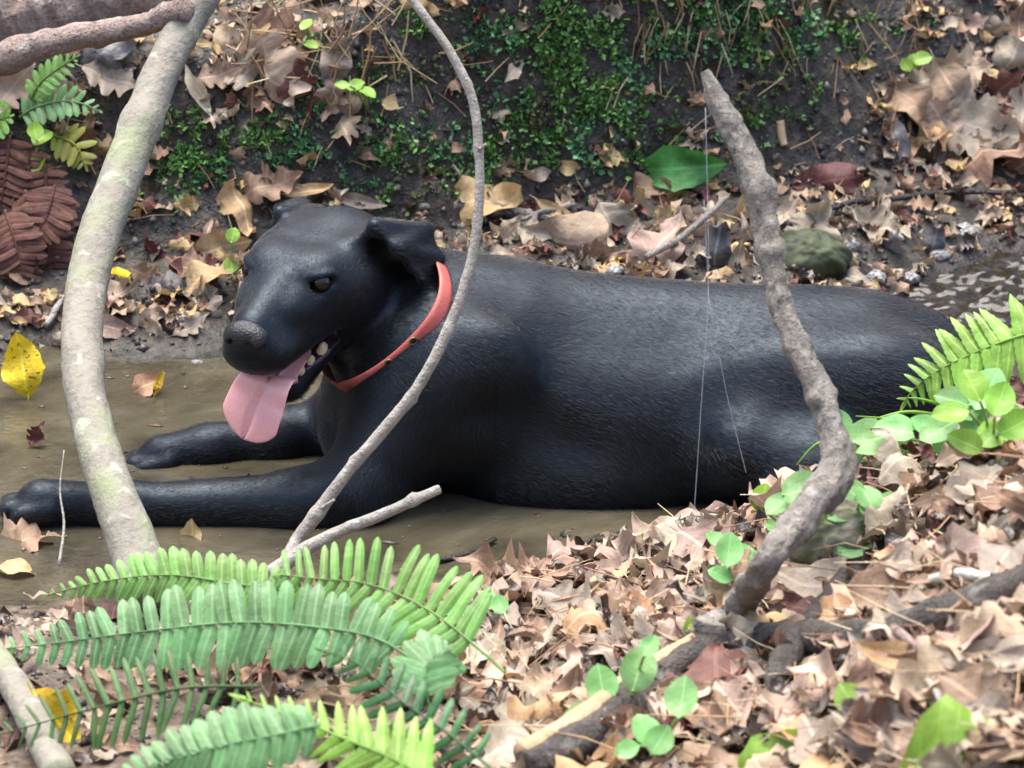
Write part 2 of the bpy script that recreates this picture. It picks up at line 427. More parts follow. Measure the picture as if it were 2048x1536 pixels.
# head
S.ell(H(-.003, 0, -.014), (.076, .067, .043), HR, .03)
S.ell(H(-.050, 0, -.026), (.042, .050, .042), HR, .03)
for sg in (-1, 1):
    S.ell(H(-.028, sg * .044, -.045), (.052, .030, .050), HR, .03)          # jaw muscle
    S.ell(H(.012, sg * .043, -.022), (.055, .030, .044), HR, .025)          # cheek
    S.ell(H(.048, sg * .031, .016), (.024, .019, .015), HR, .022)           # brow
    S.ell(H(.072, sg * .030, -.014), (.040, .020, .024), HR, .02)           # below the eye
S.cone(H(.050, 0, -.008), H(.138, 0, -.030), .038, .0315, .02)              # muzzle
for sg in (-1, 1):
    S.cone(H(.060, sg * .028, -.040), H(.138, sg * .020, -.044), .025, .0205, .014)   # flews
S.ell(H(.147, 0, -.040), (.020, .028, .023), HR, .012)
S.cone(H(.075, 0, .004), H(.137, 0, -.010), .018, .015, .012)               # bridge
# lower jaw
ja, jb = H(.020, 0, -.074), H(.100, 0, -.116)
for sg in (-1, 1): S.cone(H(.012, sg * .036, -.062), H(.094, sg * .012, -.114), .020, .013, .012)
S.cone(ja, jb, .024, .014, .014)
S.cone(H(.0, 0, -.06), H(-.03, 0, -.075), .040, .045, .03)                  # throat
# mouth opening
S.tri(H(.034, .0, -.067), H(.150, .034, -.092), H(.150, -.034, -.092), .0105, .006, 's')
S.tri(H(.046, .036, -.069), H(.150, .044, -.092), H(.070, -.044, -.075), .0095, .006, 's')
S.tri(H(.046, -.036, -.069), H(.150, -.044, -.092), H(.070, .044, -.075), .0095, .006, 's')
# eye sockets and lids
EYES = [H(.0605, sg * .0445, .0085) for sg in (-1, 1)]
for e, sg in zip(EYES, (-1, 1)):
    out = HR @ np.array([.75, sg * .62, .15]); out /= np.linalg.norm(out)
    S.ell(e + out * .007, (.0135, .0135, .0085), hrot('Z', sg * 42), .008, 's')
    S.ell(e + out * .0010 + hu * .0098, (.0075, .0155, .0048), hrot('Z', sg * 42), .005)
    S.ell(e + out * .0010 - hu * .0095, (.0075, .0150, .0046), hrot('Z', sg * 42), .005)
# ears: base, fold and hanging flap
for sg in (-1, 1):
    b0, b1 = H(-.006, sg * .050, .020), H(-.080, sg * .050, .000)
    f0, f1 = H(-.014, sg * .074, .044), H(-.088, sg * .094, .004)
    tip = H(-.046, sg * .124, -.062); m0, m1 = H(-.016, sg * .098, .020), H(-.076, sg * .114, -.024)
    if sg < 0:                                                  # far ear lies flat behind the skull
        b0, b1, f0, f1 = H(-.030, -.045, .010), H(-.080, -.048, .0), H(-.040, -.066, .022), H(-.090, -.070, .006)
        m0, m1, tip = H(-.050, -.084, -.010), H(-.100, -.088, -.030), H(-.080, -.100, -.080)
    S.cone(b0, b1, .006, .010, .018)
    for a, b, c in ((b0, b1, f0), (b1, f1, f0), (f0, f1, m0), (f1, m1, m0), (m0, m1, tip)): S.tri(a, b, c, .0042, .012)
def matfn(C):
    L = (C - HO) @ HR
    inm = (L[:, 0] > .036) & (L[:, 0] < .150) & (np.abs(L[:, 1]) < .040)
    mid = -.067 - .215 * (L[:, 0] - .034)
    return np.where(inm & (L[:, 2] > mid - .0165) & (L[:, 2] < mid + .0105), 1, 0)
body = sculpt('body', S, [COAT, MOUTH], dog, 2, matfn)
# nose pad
N = SDF(H(.158, 0, -.018) - .04, H(.158, 0, -.018) + .04, .0011)
N.ell(H(.154, 0, -.014), (.016, .0235, .0165), HR, .006)
for sg in (-1, 1):
    N.ell(H(.153, sg * .017, -.018), (.015, .0095, .0105), HR, .006)
for sg in (-1, 1):
    N.ell(H(.170, sg * .0115, -.019), (.009, .0042, .0048), hrot('X', -sg * 25), .003, 's')
    N.cone(H(.165, sg * .018, -.023), H(.157, sg * .029, -.022), .0022, .002, .002, 's')
N.cone(H(.172, 0, -.016), H(.168, 0, -.034), .0012, .0012, .002, 's')
sculpt('nose', N, NOSEM, dog, 1)
# eyes
def ball(name, c, r, mat, par):
    V, F = [], []
    for i in range(13):
        for j in range(20):
            a, b = math.pi * i / 12, 2 * math.pi * j / 20; V.append((r * math.sin(a) * math.cos(b), r * math.sin(a) * math.sin(b), r * math.cos(a)))
    for i in range(12):
        for j in range(20): F.append((i * 20 + j, (i + 1) * 20 + j, (i + 1) * 20 + (j + 1) % 20, i * 20 + (j + 1) % 20))
    return obj(name, mesh(name, V, F), mat, par, Matrix.Translation(Vector(c)))
for e in EYES: ball('eye', e + hf * .0010, .0114, EYEM, dog)
# tongue: lofted strip with a groove
tp = [H(.050, 0, -.088), H(.085, 0, -.092), H(.112, 0, -.096), P(538, 762, HO[1] - .108), P(518, 800, HO[1] - .112), P(503, 838, HO[1] - .114), P(490, 876, HO[1] - .113)]
tw = [.020, .024, .027, .031, .036, .037, .030]
def catmull(pts, n):
    pts = [np.array(p, float) for p in pts]; q = [2 * pts[0] - pts[1]] + pts + [2 * pts[-1] - pts[-2]]; out = []
    for i in range(len(pts) - 1):
        p0, p1, p2, p3 = q[i:i + 4]
        for j in range(n):
            t = j / n; out.append(.5 * ((2 * p1) + (-p0 + p2) * t + (2 * p0 - 5 * p1 + 4 * p2 - p3) * t * t + (-p0 + 3 * p1 - 3 * p2 + p3) * t ** 3))
    out.append(pts[-1]); return np.array(out)
tc = catmull(tp, 7); twi = np.interp(np.linspace(0, 1, len(tc)), np.linspace(0, 1, 7), tw)
fr = np.linspace(0, 1, len(tc)); twi = twi * np.where(fr > .80, np.sqrt(np.clip(1 - np.clip((fr - .80) / .2, 0, 1) ** 2.4, 0.01, 1)), 1)
V, F = [], []; nr = 44
for i, c in enumerate(tc):
    T = tc[min(i + 1, len(tc) - 1)] - tc[max(i - 1, 0)]; T /= np.linalg.norm(T); W = hl - T * (hl @ T); W /= np.linalg.norm(W); Nn = np.cross(T, W)
    for j in range(nr):
        a = 2 * math.pi * j / nr; u, h = math.cos(a), math.sin(a)
        th = .0055 * h * math.sqrt(max(0, 1 - .6 * u * u)) - (.0052 * math.exp(-(u / .10) ** 2) if h > 0 else 0) + .004 * u * u
        V.append(c + W * u * twi[i] + Nn * th)
for i in range(len(tc) - 1):
    for j in range(nr): F.append((i * nr + j, i * nr + (j + 1) % nr, (i + 1) * nr + (j + 1) % nr, (i + 1) * nr + j))
V += [tc[0], tc[-1]]
for j in range(nr): F.append((len(V) - 2, (j + 1) % nr, j)); F.append((len(V) - 1, (len(tc) - 1) * nr + j, (len(tc) - 1) * nr + (j + 1) % nr))
obj('tongue', mesh('tongue', V, F), TONGUE, dog)
# lower teeth along each side of the jaw
def tooth(c, r, h, up):
    V, F = [], []; zax = Vector(up).normalized()
    for i, (rr, zz) in enumerate(((1, -.35), (1.05, .1), (.8, .55), (.4, .9), (.02, 1.05))):
        for j in range(8): a = j * math.pi / 4; V.append((r * rr * math.cos(a) * 1.25, r * rr * math.sin(a) * .85, h * zz))
    for i in range(4):
        for j in range(8): F.append((i * 8 + j, i * 8 + (j + 1) % 8, (i + 1) * 8 + (j + 1) % 8, (i + 1) * 8 + j))
    X_ = Vector(hf) - zax * Vector(hf).dot(zax); X_.normalize(); Yv = zax.cross(X_)
    M = Matrix((X_, Yv, zax)).transposed().to_4x4(); M.translation = Vector(c)
    obj('tooth', mesh('tooth', V, F), TOOTH, dog, M)
for sg in (-1, 1):
    for x, r, h in ((.056, .0072, .011), (.073, .0055, .009), (.087, .0046, .008)):
        tooth(H(x, sg * (.050 - .34 * x), -.074 - .40 * (x - .03)), r, h, hu + .15 * hl * sg)
# collar
nb = H(-.078, 0, -.035)
cA, cB, cD = P(846, 500, .0), P(800, 660, -.090), P(645, 788, -.085)
cn = np.cross(cB - cA, cD - cA); cn /= np.linalg.norm(cn)
if cn @ hf < 0: cn = -cn                                       # towards the head
na, nbv = np.array([-.05, 0, .130]), H(-.060, 0, -.04)
tt = ((cA - na) @ cn) / ((nbv - na) @ cn); cc0 = na + (nbv - na) * tt
e1 = (cA - cc0) - cn * ((cA - cc0) @ cn); e1 /= np.linalg.norm(e1); e2 = np.cross(cn, e1)
def sample(p):
    q = np.clip(np.round((p - S.lo) / S.v).astype(int), 0, np.array(S.D.shape) - 1); return S.D[q[..., 0], q[..., 1], q[..., 2]]
NA = 96; offs = np.linspace(-.0102, .0102, 5); RR = np.zeros((NA, 5)); rr = np.linspace(.03, .16, 261)
for i in range(NA):
    a = 2 * math.pi * i / NA; dr = e1 * math.cos(a) + e2 * math.sin(a)
    for j, o in enumerate(offs):
        d = sample(cc0 + cn * o + rr[:, None] * dr); k = np.argmax(d > 0); RR[i, j] = rr[k] if d[k] > 0 else .12
rmax = RR.max(1); rmin = np.median(RR, 1); r0 = np.minimum(.5 * rmax + .5 * rmin, np.median(rmin) * 1.8)
rs = np.max([np.roll(r0, k) for k in (-2, -1, 0, 1, 2)], 0)
for _ in range(8): rs = (np.roll(rs, 1) + rs + np.roll(rs, -1)) / 3
RR = np.maximum(rs, r0)[:, None] + .0028 - .0 * RR
print('COLLAR', np.round(r0[::8], 3), cc0, cn)
V, F = [], []
for i in range(NA):
    a = 2 * math.pi * i / NA; dr = e1 * math.cos(a) + e2 * math.sin(a)
    prof = [(offs[j], RR[i, j] + .0035 - .0012 * (abs(j - 2) == 2)) for j in range(5)] + [(offs[j], RR[i, j]) for j in (4, 3, 2, 1, 0)]
    for o, r in prof: V.append(cc0 + cn * o + dr * r)
for i in range(NA):
    for j in range(10): F.append((i * 10 + j, i * 10 + (j + 1) % 10, ((i + 1) % NA) * 10 + (j + 1) % 10, ((i + 1) % NA) * 10 + j))
collar = obj('collar', mesh('collar', V, F), COLLAR, dog); collar['label'] = 'salmon red dog collar with punched eyelets'
BRASS = simple('brass_eyelet', (.22, .19, .10), .4, 0, 50, .2, Metallic=.8); HOLE = simple('eyelet_hole', (.006, .006, .006), .8)
def ring(name, c, n, r, rt, mat, par, disc=False):
    n = Vector(n).normalized(); Q = n.to_track_quat('Z', 'Y').to_matrix().to_4x4(); Q.translation = Vector(c); V, F = [], []
    if disc:
        V = [(0, 0, rt)] + [(r * math.cos(k * math.pi / 8), r * math.sin(k * math.pi / 8), 0) for k in range(16)]
        F = [(0, 1 + k, 1 + (k + 1) % 16) for k in range(16)]
    else:
        for k in range(16):
            for m in range(6):
                a, b = k * math.pi / 8, m * math.pi / 3; V.append(((r + rt * math.cos(b)) * math.cos(a), (r + rt * math.cos(b)) * math.sin(a), rt * math.sin(b)))
        for k in range(16):
            for m in range(6): F.append((k * 6 + m, ((k + 1) % 16) * 6 + m, ((k + 1) % 16) * 6 + (m + 1) % 6, k * 6 + (m + 1) % 6))
    return obj(name, mesh(name, V, F), mat, par, Q)
def collar_at(px, py):
    best = None
    for i in range(NA):
        for j in (1, 2, 3):
            a = 2 * math.pi * i / NA; dr = e1 * math.cos(a) + e2 * math.sin(a); p = cc0 + cn * offs[j] + dr * (RR[i, j] + .0036); w = p - CAM
            f = w @ FWD; qx, qy = 1024 + w[0] / f / HT * 1024, 768 - (w @ UPV) / f / HT * 1024
            dd = (qx - px) ** 2 + (qy - py) ** 2 + (1e6 if dr @ FWD > .1 else 0)
            if best is None or dd < best[0]: best = (dd, p, dr)
    return best
for q in ((798, 664), (768, 702)):
    _, p, dr = collar_at(*q); e = ring('eyelet', p, dr, .0042, .0011, BRASS, collar); ring('hole', p + dr * .0002, dr, .0036, .0004, HOLE, e, True)
# ------------------------------------------------------------------ short fur: real strands lying along the coat
def fur():
    me = body.data; nv = len(me.vertices); V = np.zeros(nv * 3, np.float32); me.vertices.foreach_get('co', V); V = V.reshape(-1, 3) + np.array(body.matrix_world.translation) * 0
    wt = np.array(body.parent.location); V = V.astype(float)
    nF = len(me.polygons); F = np.zeros(nF * 4, np.int32); me.loops.foreach_get('vertex_index', F); F = F.reshape(-1, 4)
    mi = np.zeros(nF, np.int32); me.polygons.foreach_get('material_index', mi)
    a, b, c, d = (V[F[:, k]] for k in range(4)); nrm = np.cross(c - a, d - b); ar = np.linalg.norm(nrm, axis=1) * .5; nrm /= (2 * ar[:, None] + 1e-12); C = (a + b + c + d) / 4
    w = ar * (mi == 0) * (C[:, 2] > -.004); L = (C - HO) @ HR
    w *= ~((L[:, 0] > .138) & (np.abs(L[:, 1]) < .024) & (L[:, 2] > -.034)); head = np.linalg.norm((L - np.array([.03, 0, -.03])) / np.array([.14, .10, .09]), axis=1) < 1
    for e in EYES: w *= np.linalg.norm(C - e, axis=1) > .0135
    w *= np.where(head, 1.7, 1.0); w *= np.where(nrm @ TOCAM_ > -.35, 1.0, .25)
    n = 130000; f = RNG.choice(nF, n, p=w / w.sum()); u, v = RNG.random((2, n, 1))
    p = (a[f] * (1 - u) + b[f] * u) * (1 - v) + (d[f] * (1 - u) + c[f] * u) * v; N_ = nrm[f]; Lp = L[f]; hd = head[f]
    flow = np.tile(np.array([1.0, 0, -.45]), (n, 1))
    leg = (p[:, 0] < -.17) & (p[:, 2] < .085); flow[leg] = (-1.0, 0, -.15)
    arm = (p[:, 0] < -.02) & (p[:, 0] > -.2) & (p[:, 1] < -.07) & (p[:, 2] < .15); flow[arm] = (-.4, 0, -1.0)
    flow[hd] = -hf - .25 * hu; bridge = hd & (Lp[:, 0] > .02); flow[bridge] = -hf + .1 * hu
    nz = np.stack([vnoise(p[:, 0] * 14 + k * 31, p[:, 2] * 14 + p[:, 1] * 9, 90 + k) for k in range(3)], 1); flow = flow + .45 * nz + RNG.normal(0, .16, (n, 3))
    T = flow - N_ * (flow * N_).sum(1, keepdims=True); T /= np.linalg.norm(T, axis=1, keepdims=True) + 1e-9
    ln = np.where(hd, .0042, .0085) * RNG.uniform(.7, 1.25, n); ln = np.where(leg, ln * .75, ln)[:, None]
    lf = RNG.uniform(.04, .26, (n, 1)) * np.where(hd, .6, 1.0)[:, None]; K = np.stack([p - N_ * .0006, p + T * ln * .5 + N_ * ln * (.06 + lf * .5), p + T * ln + N_ * ln * lf], 1)
    hc = bpy.data.hair_curves.new('fur'); hc.add_curves([3] * n)
    hc.attributes['position'].data.foreach_set('vector', K.astype(np.float32).ravel())
    ra = hc.attributes.get('radius') or hc.attributes.new('radius', 'FLOAT', 'POINT')
    ra.data.foreach_set('value', np.tile(np.array([.00009, .00007, .00002], np.float32), n))
    t = NT('black_fur'); t.n.remove(t.b); h = t.n.new('ShaderNodeBsdfHairPrincipled'); h.parametrization = 'COLOR'; h.inputs['Color'].default_value = (.002, .002, .0026, 1)
    h.inputs['Roughness'].default_value = .22; h.inputs['Radial Roughness'].default_value = .35; h.inputs['Coat'].default_value = .35; h.inputs['IOR'].default_value = 1.55; t.l.new(h.outputs[0], t.out.inputs[0])
    o = obj('fur', hc, None, dog); hc.materials.append(t.m); o['kind'] = 'stuff'
    return o
TOCAM_ = -FWD
fur()

# ------------------------------------------------------------------ leaf materials
def make_leaf(name, col, col2, rough=.6, green=False, spots=.0, wet=False):
    t = NT(name); uv = t.co('UV'); v = t.co('Object'); g = t.n.new('ShaderNodeNewGeometry')
    xyz = t.sep(uv); u, w = xyz[0], t.math('ABSOLUTE', t.math('SUBTRACT', xyz[1], .5))
    oi = t.n.new('ShaderNodeObjectInfo')
    n = t.noise(g.outputs['Position'], 70, 4, .6); nb = t.noise(g.outputs['Position'], 18, 2, .5)
    base = t.mix(t.val(n, 0, 1, .3, .7), col, col2)
    base = t.mix(t.val(nb, 0, .7, .45, .65), base, tuple(c * .62 for c in col))
    hs = t.n.new('ShaderNodeHueSaturation'); t.l.new(base, hs.inputs['Color']); t.l.new(t.val(oi.outputs['Random'], .78, 1.18), hs.inputs['Value'])
    t.l.new(t.val(oi.outputs['Random'], .488, .512), hs.inputs['Hue'])
    c = hs.outputs[0]
    vein = t.math('LESS_THAN', w, .018)
    sv = t.math('LESS_THAN', t.math('ABSOLUTE', t.math('SINE', t.math('MULTIPLY', t.math('SUBTRACT', u, t.math('MULTIPLY', w, .5)), 26))), .13)
    vn = t.math('MAXIMUM', vein, t.math('MULTIPLY', sv, .45))
    c = t.mix(t.math('MULTIPLY', vn, .45), c, tuple(min(1, k * 1.5 + .03) for k in col2))
    if spots: c = t.mix(t.ramp(t.noise(g.outputs['Position'], 160, 2, .5), [(.60, (0, 0, 0)), (.66, (spots,) * 3)]), c, (.10, .045, .02))
    t.set(Base_Color=c, Roughness=.22 if wet else rough, Specular_IOR_Level=.5 if wet or green else .35)
    t.bump(t.math('ADD', t.math('MULTIPLY', vn, -.6), t.math('MULTIPLY', n, 1.6)), .5, .0035 if not green else .002)
    tr = t.n.new('ShaderNodeBsdfTranslucent'); t.l.new(c, tr.inputs['Color'])
    mx = t.n.new('ShaderNodeMixShader'); mx.inputs[0].default_value = .38 if green else .15
    t.l.new(t.b.outputs[0], mx.inputs[1]); t.l.new(tr.outputs[0], mx.inputs[2]); t.l.new(mx.outputs[0], t.out.inputs[0])
    return t.m
LM = {
    'tan': make_leaf('leaf_tan', (.37, .265, .175), (.48, .355, .245)),
    'brown': make_leaf('leaf_brown', (.23, .14, .09), (.36, .23, .15)),
    'pink': make_leaf('leaf_pinkish', (.40, .275, .205), (.51, .37, .285)),
    'grey': make_leaf('leaf_grey_brown', (.29, .23, .17), (.41, .335, .255)),
    'orange': make_leaf('leaf_orange_brown', (.47, .27, .135), (.56, .35, .19)),
    'golden': make_leaf('leaf_golden', (.43, .28, .12), (.56, .41, .21)),
    'dark': make_leaf('leaf_dark_wet', (.035, .022, .016), (.075, .05, .036), wet=True),
    'pale': make_leaf('leaf_pale', (.47, .38, .26), (.58, .50, .38)),
    'maroon': make_leaf('leaf_maroon', (.09, .03, .026), (.17, .065, .05)),
    'slate': make_leaf('leaf_slate_wet', (.10, .09, .09), (.18, .165, .165), .45),
    'yellow': make_leaf('leaf_yellow', (.68, .44, .012), (.78, .56, .03), spots=.8),
    'green': make_leaf('leaf_green', (.05, .21, .035), (.085, .30, .06), .4, True),
    'lime': make_leaf('leaf_lime', (.24, .46, .045), (.32, .54, .08), .42, True),
    'mint': make_leaf('leaf_mint', (.22, .48, .14), (.29, .56, .20), .42, True),
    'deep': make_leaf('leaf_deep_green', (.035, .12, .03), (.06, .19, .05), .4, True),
    'fern': make_leaf('fern_blue_green', (.135, .30, .105), (.20, .39, .155), .45, True),
    'fernlight': make_leaf('fern_light_green', (.155, .34, .06), (.23, .43, .10), .45, True),
    'fernbright': make_leaf('fern_bright_green', (.25, .48, .06), (.34, .57, .10), .45, True),
    'fernshade': make_leaf('fern_shaded_olive', (.075, .16, .04), (.11, .21, .06), .5, True),  # fern green darkened to paint in the shade on the lower-left frond
    'fernbrown': make_leaf('fern_red_brown', (.10, .038, .026), (.20, .085, .06), .7),
    'fernyellow': make_leaf('fern_yellowing', (.30, .34, .06), (.42, .40, .08), .5, True),
}
# ------------------------------------------------------------------ leaf shapes (length 1 along +X, blade in XY)
def outline(kind, t):
    if kind == 'oak':
        e = math.sin(math.pi * min(1, t * .97 + .03) ** .8); lob = .5 + .5 * math.cos(t * math.pi * 2 * 3.6 + 2.6)
        return .34 * e * (.52 + .55 * lob ** .7)
    if kind == 'maple':
        e = math.sin(math.pi * t ** .62); lob = abs(((t * 3.0) % 1) - .5) * 2
        return .44 * e * (.58 + .50 * (1 - lob) ** .8)
    if kind == 'beech': return .25 * math.sin(math.pi * t ** .85) ** .9
    if kind == 'round': return .36 * math.sin(math.pi * t ** .9) ** .62
    if kind == 'narrow': return .13 * math.sin(math.pi * t ** .9) ** .8
    if kind == 'leaflet': return .115 * float(np.interp(t, [0, .05, .18, .6, .8, .92, .975, 1], [.6, .95, 1.05, 1, .92, .72, .42, .12]))
    if kind == 'toothed':
        e = min(1, t * 7 + .4) * (1 - t) ** .55; return (.155 * e) * (.78 + .32 * (1 - ((t * 6) % 1)))
    if kind == 'blunt': return .20 * float(np.interp(t, [0, .06, .2, .55, .8, .93, 1], [.5, .9, 1, 1, .85, .5, .1]))
def leaf_geo(kind, n, curl, fold, wrink, seed, stalk=.12, asym=.12, nc=2):
    rg = np.random.default_rng(seed); V, U, F = [], [], []; cols = 2 * nc + 1; ph = rg.uniform(0, 6.3, 6)
    for i in range(n + 1):
        t = i / n
        if kind in ('leaflet', 'blunt'): t = float(np.interp(i, [0, 1, 2, 3, 4, 5, 6, 7], [0, .06, .2, .5, .78, .91, .975, 1])) if kind == 'leaflet' else float(np.interp(i, range(7), [0, .08, .3, .6, .8, .93, 1]))
        wl, wr = outline(kind, t) * (1 + rg.uniform(-asym, asym)), outline(kind, t) * (1 + rg.uniform(-asym, asym))
        for j in range(-nc, nc + 1):
            q = j / nc; w = wl if q < 0 else wr; x = t + (.10 * abs(q) * w / .3 if kind in ('oak', 'maple') else 0) * (1 - t); y = q * max(w, .004)
            z = fold * abs(y) * 1.2 + wrink * (math.sin(x * 9 + ph[0] + y * 5) * .05 + math.sin(y * 22 + ph[1] + x * 6) * .035 * abs(q) + math.sin(x * 17 + ph[2]) * .02 * abs(q))
            V.append([x, y, z]); U.append((t, .5 + y))
    V = np.array(V)
    if curl:                                                    # roll along the length
        R = 1 / curl; a = (V[:, 0] - .35) / R; x, z = V[:, 0].copy(), V[:, 2].copy(); V[:, 0] = .35 + (R - z) * np.sin(a); V[:, 2] = R - (R - z) * np.cos(a)
    for i in range(n):
        for j in range(cols - 1): k = i * cols + j; F.append((k, k + cols, k + cols + 1, k + 1))
    if stalk:
        b = len(V); c0 = V[nc]; d = np.array([-stalk, rg.uniform(-.03, .03), .02 + .1 * abs(curl) * stalk]); s = .009
        V = np.vstack([V, c0 + [.02, -s, 0], c0 + [.02, s, 0], c0 + [.02, 0, s], c0 + d + [0, -s, 0], c0 + d + [0, s, 0], c0 + d + [0, 0, s]])
        U += [(0, .5)] * 6; F += [(b, b + 1, b + 4, b + 3), (b + 1, b + 2, b + 5, b + 4), (b + 2, b, b + 3, b + 5)]
    V[:, 0] -= .5
    return V, np.array(F), np.array(U)
LEAFGEO = {}
for kd in ('oak', 'maple', 'beech'):
    LEAFGEO[kd] = [leaf_geo(kd, 24 if kd != 'beech' else 10, c, f, w, 11 * k + len(kd)) for k, (c, f, w) in enumerate(((.3, .2, 1.2), (-.5, .35, 1.7), (1.1, .5, 2.1), (1.7, -.4, 2.3), (-.9, -.3, 2.0)))]
LEAFGEO['narrow'] = [leaf_geo('narrow', 8, c, .6, .8, 5 + k) for k, c in enumerate((.4, -.8, 1.2))]
LEAFGEO['round'] = [leaf_geo('round', 8, c, .25, .3, 3 + k, .05, .03) for k, c in enumerate((.25, -.45, .5))]
LEAFME = {k: [fastmesh(k + '_leaf_blade', g[0], g[1], g[2]) for g in v] for k, v in LEAFGEO.items()}
LEAFLET = {k: fastmesh(k, *leaf_geo(k, n, c, f, .25, s, 0, .04, 1)) for k, n, c, f, s in
           (('leaflet', 7, -.35, -.25, 1), ('toothed', 12, -.4, -.3, 2), ('blunt', 6, -.3, -.2, 3))}
for v in list(LEAFME.values()) + [list(LEAFLET.values())]:
    for m in v: m.materials.append(LM['tan'])
def basis(x, z, loc, sc=1.0, sy=None):
    x = Vector(x).normalized(); z = Vector(z); z = (z - x * z.dot(x)).normalized(); y = z.cross(x); sy = sc if sy is None else sy
    M = Matrix((x * sc, y * sy, z * sc)).transposed().to_4x4(); M.translation = Vector(loc); return M
def setmat(o, m): o.material_slots[0].link = 'OBJECT'; o.material_slots[0].material = m
TOCAM = -FWD
def leaf(px, py, lpx, ang, kind, col, label, var=None, face=.6, lift=.3, group=None, cat='leaf', name='fallen_leaf', at=None, sy=1.0, jit=.15):
    """a leaf lying where the pixel meets the ground; ang = direction of its tip in degrees, counted as seen from above-front"""
    g = G(px, py) if at is None else np.array(at, float); dist = (g - CAM) @ FWD; L = lpx * HT / 1024 * dist
    n = tnormal(g[0], g[1]); z = n * (1 - face) + TOCAM * face + RNG.normal(0, jit, 3); z /= np.linalg.norm(z)
    a = math.radians(ang); x = np.array([math.cos(a), 0, 0]) + UPV * math.sin(a)
    k = int(RNG.integers(min(4, len(LEAFME[kind])))) if var is None else var
    o = obj(name, LEAFME[kind][k], None, None, basis(x, z, g + n * L * .06 * lift + TOCAM * L * .05 * lift, L, L * sy)); setmat(o, LM[col])
    return tag(o, label, cat, group)

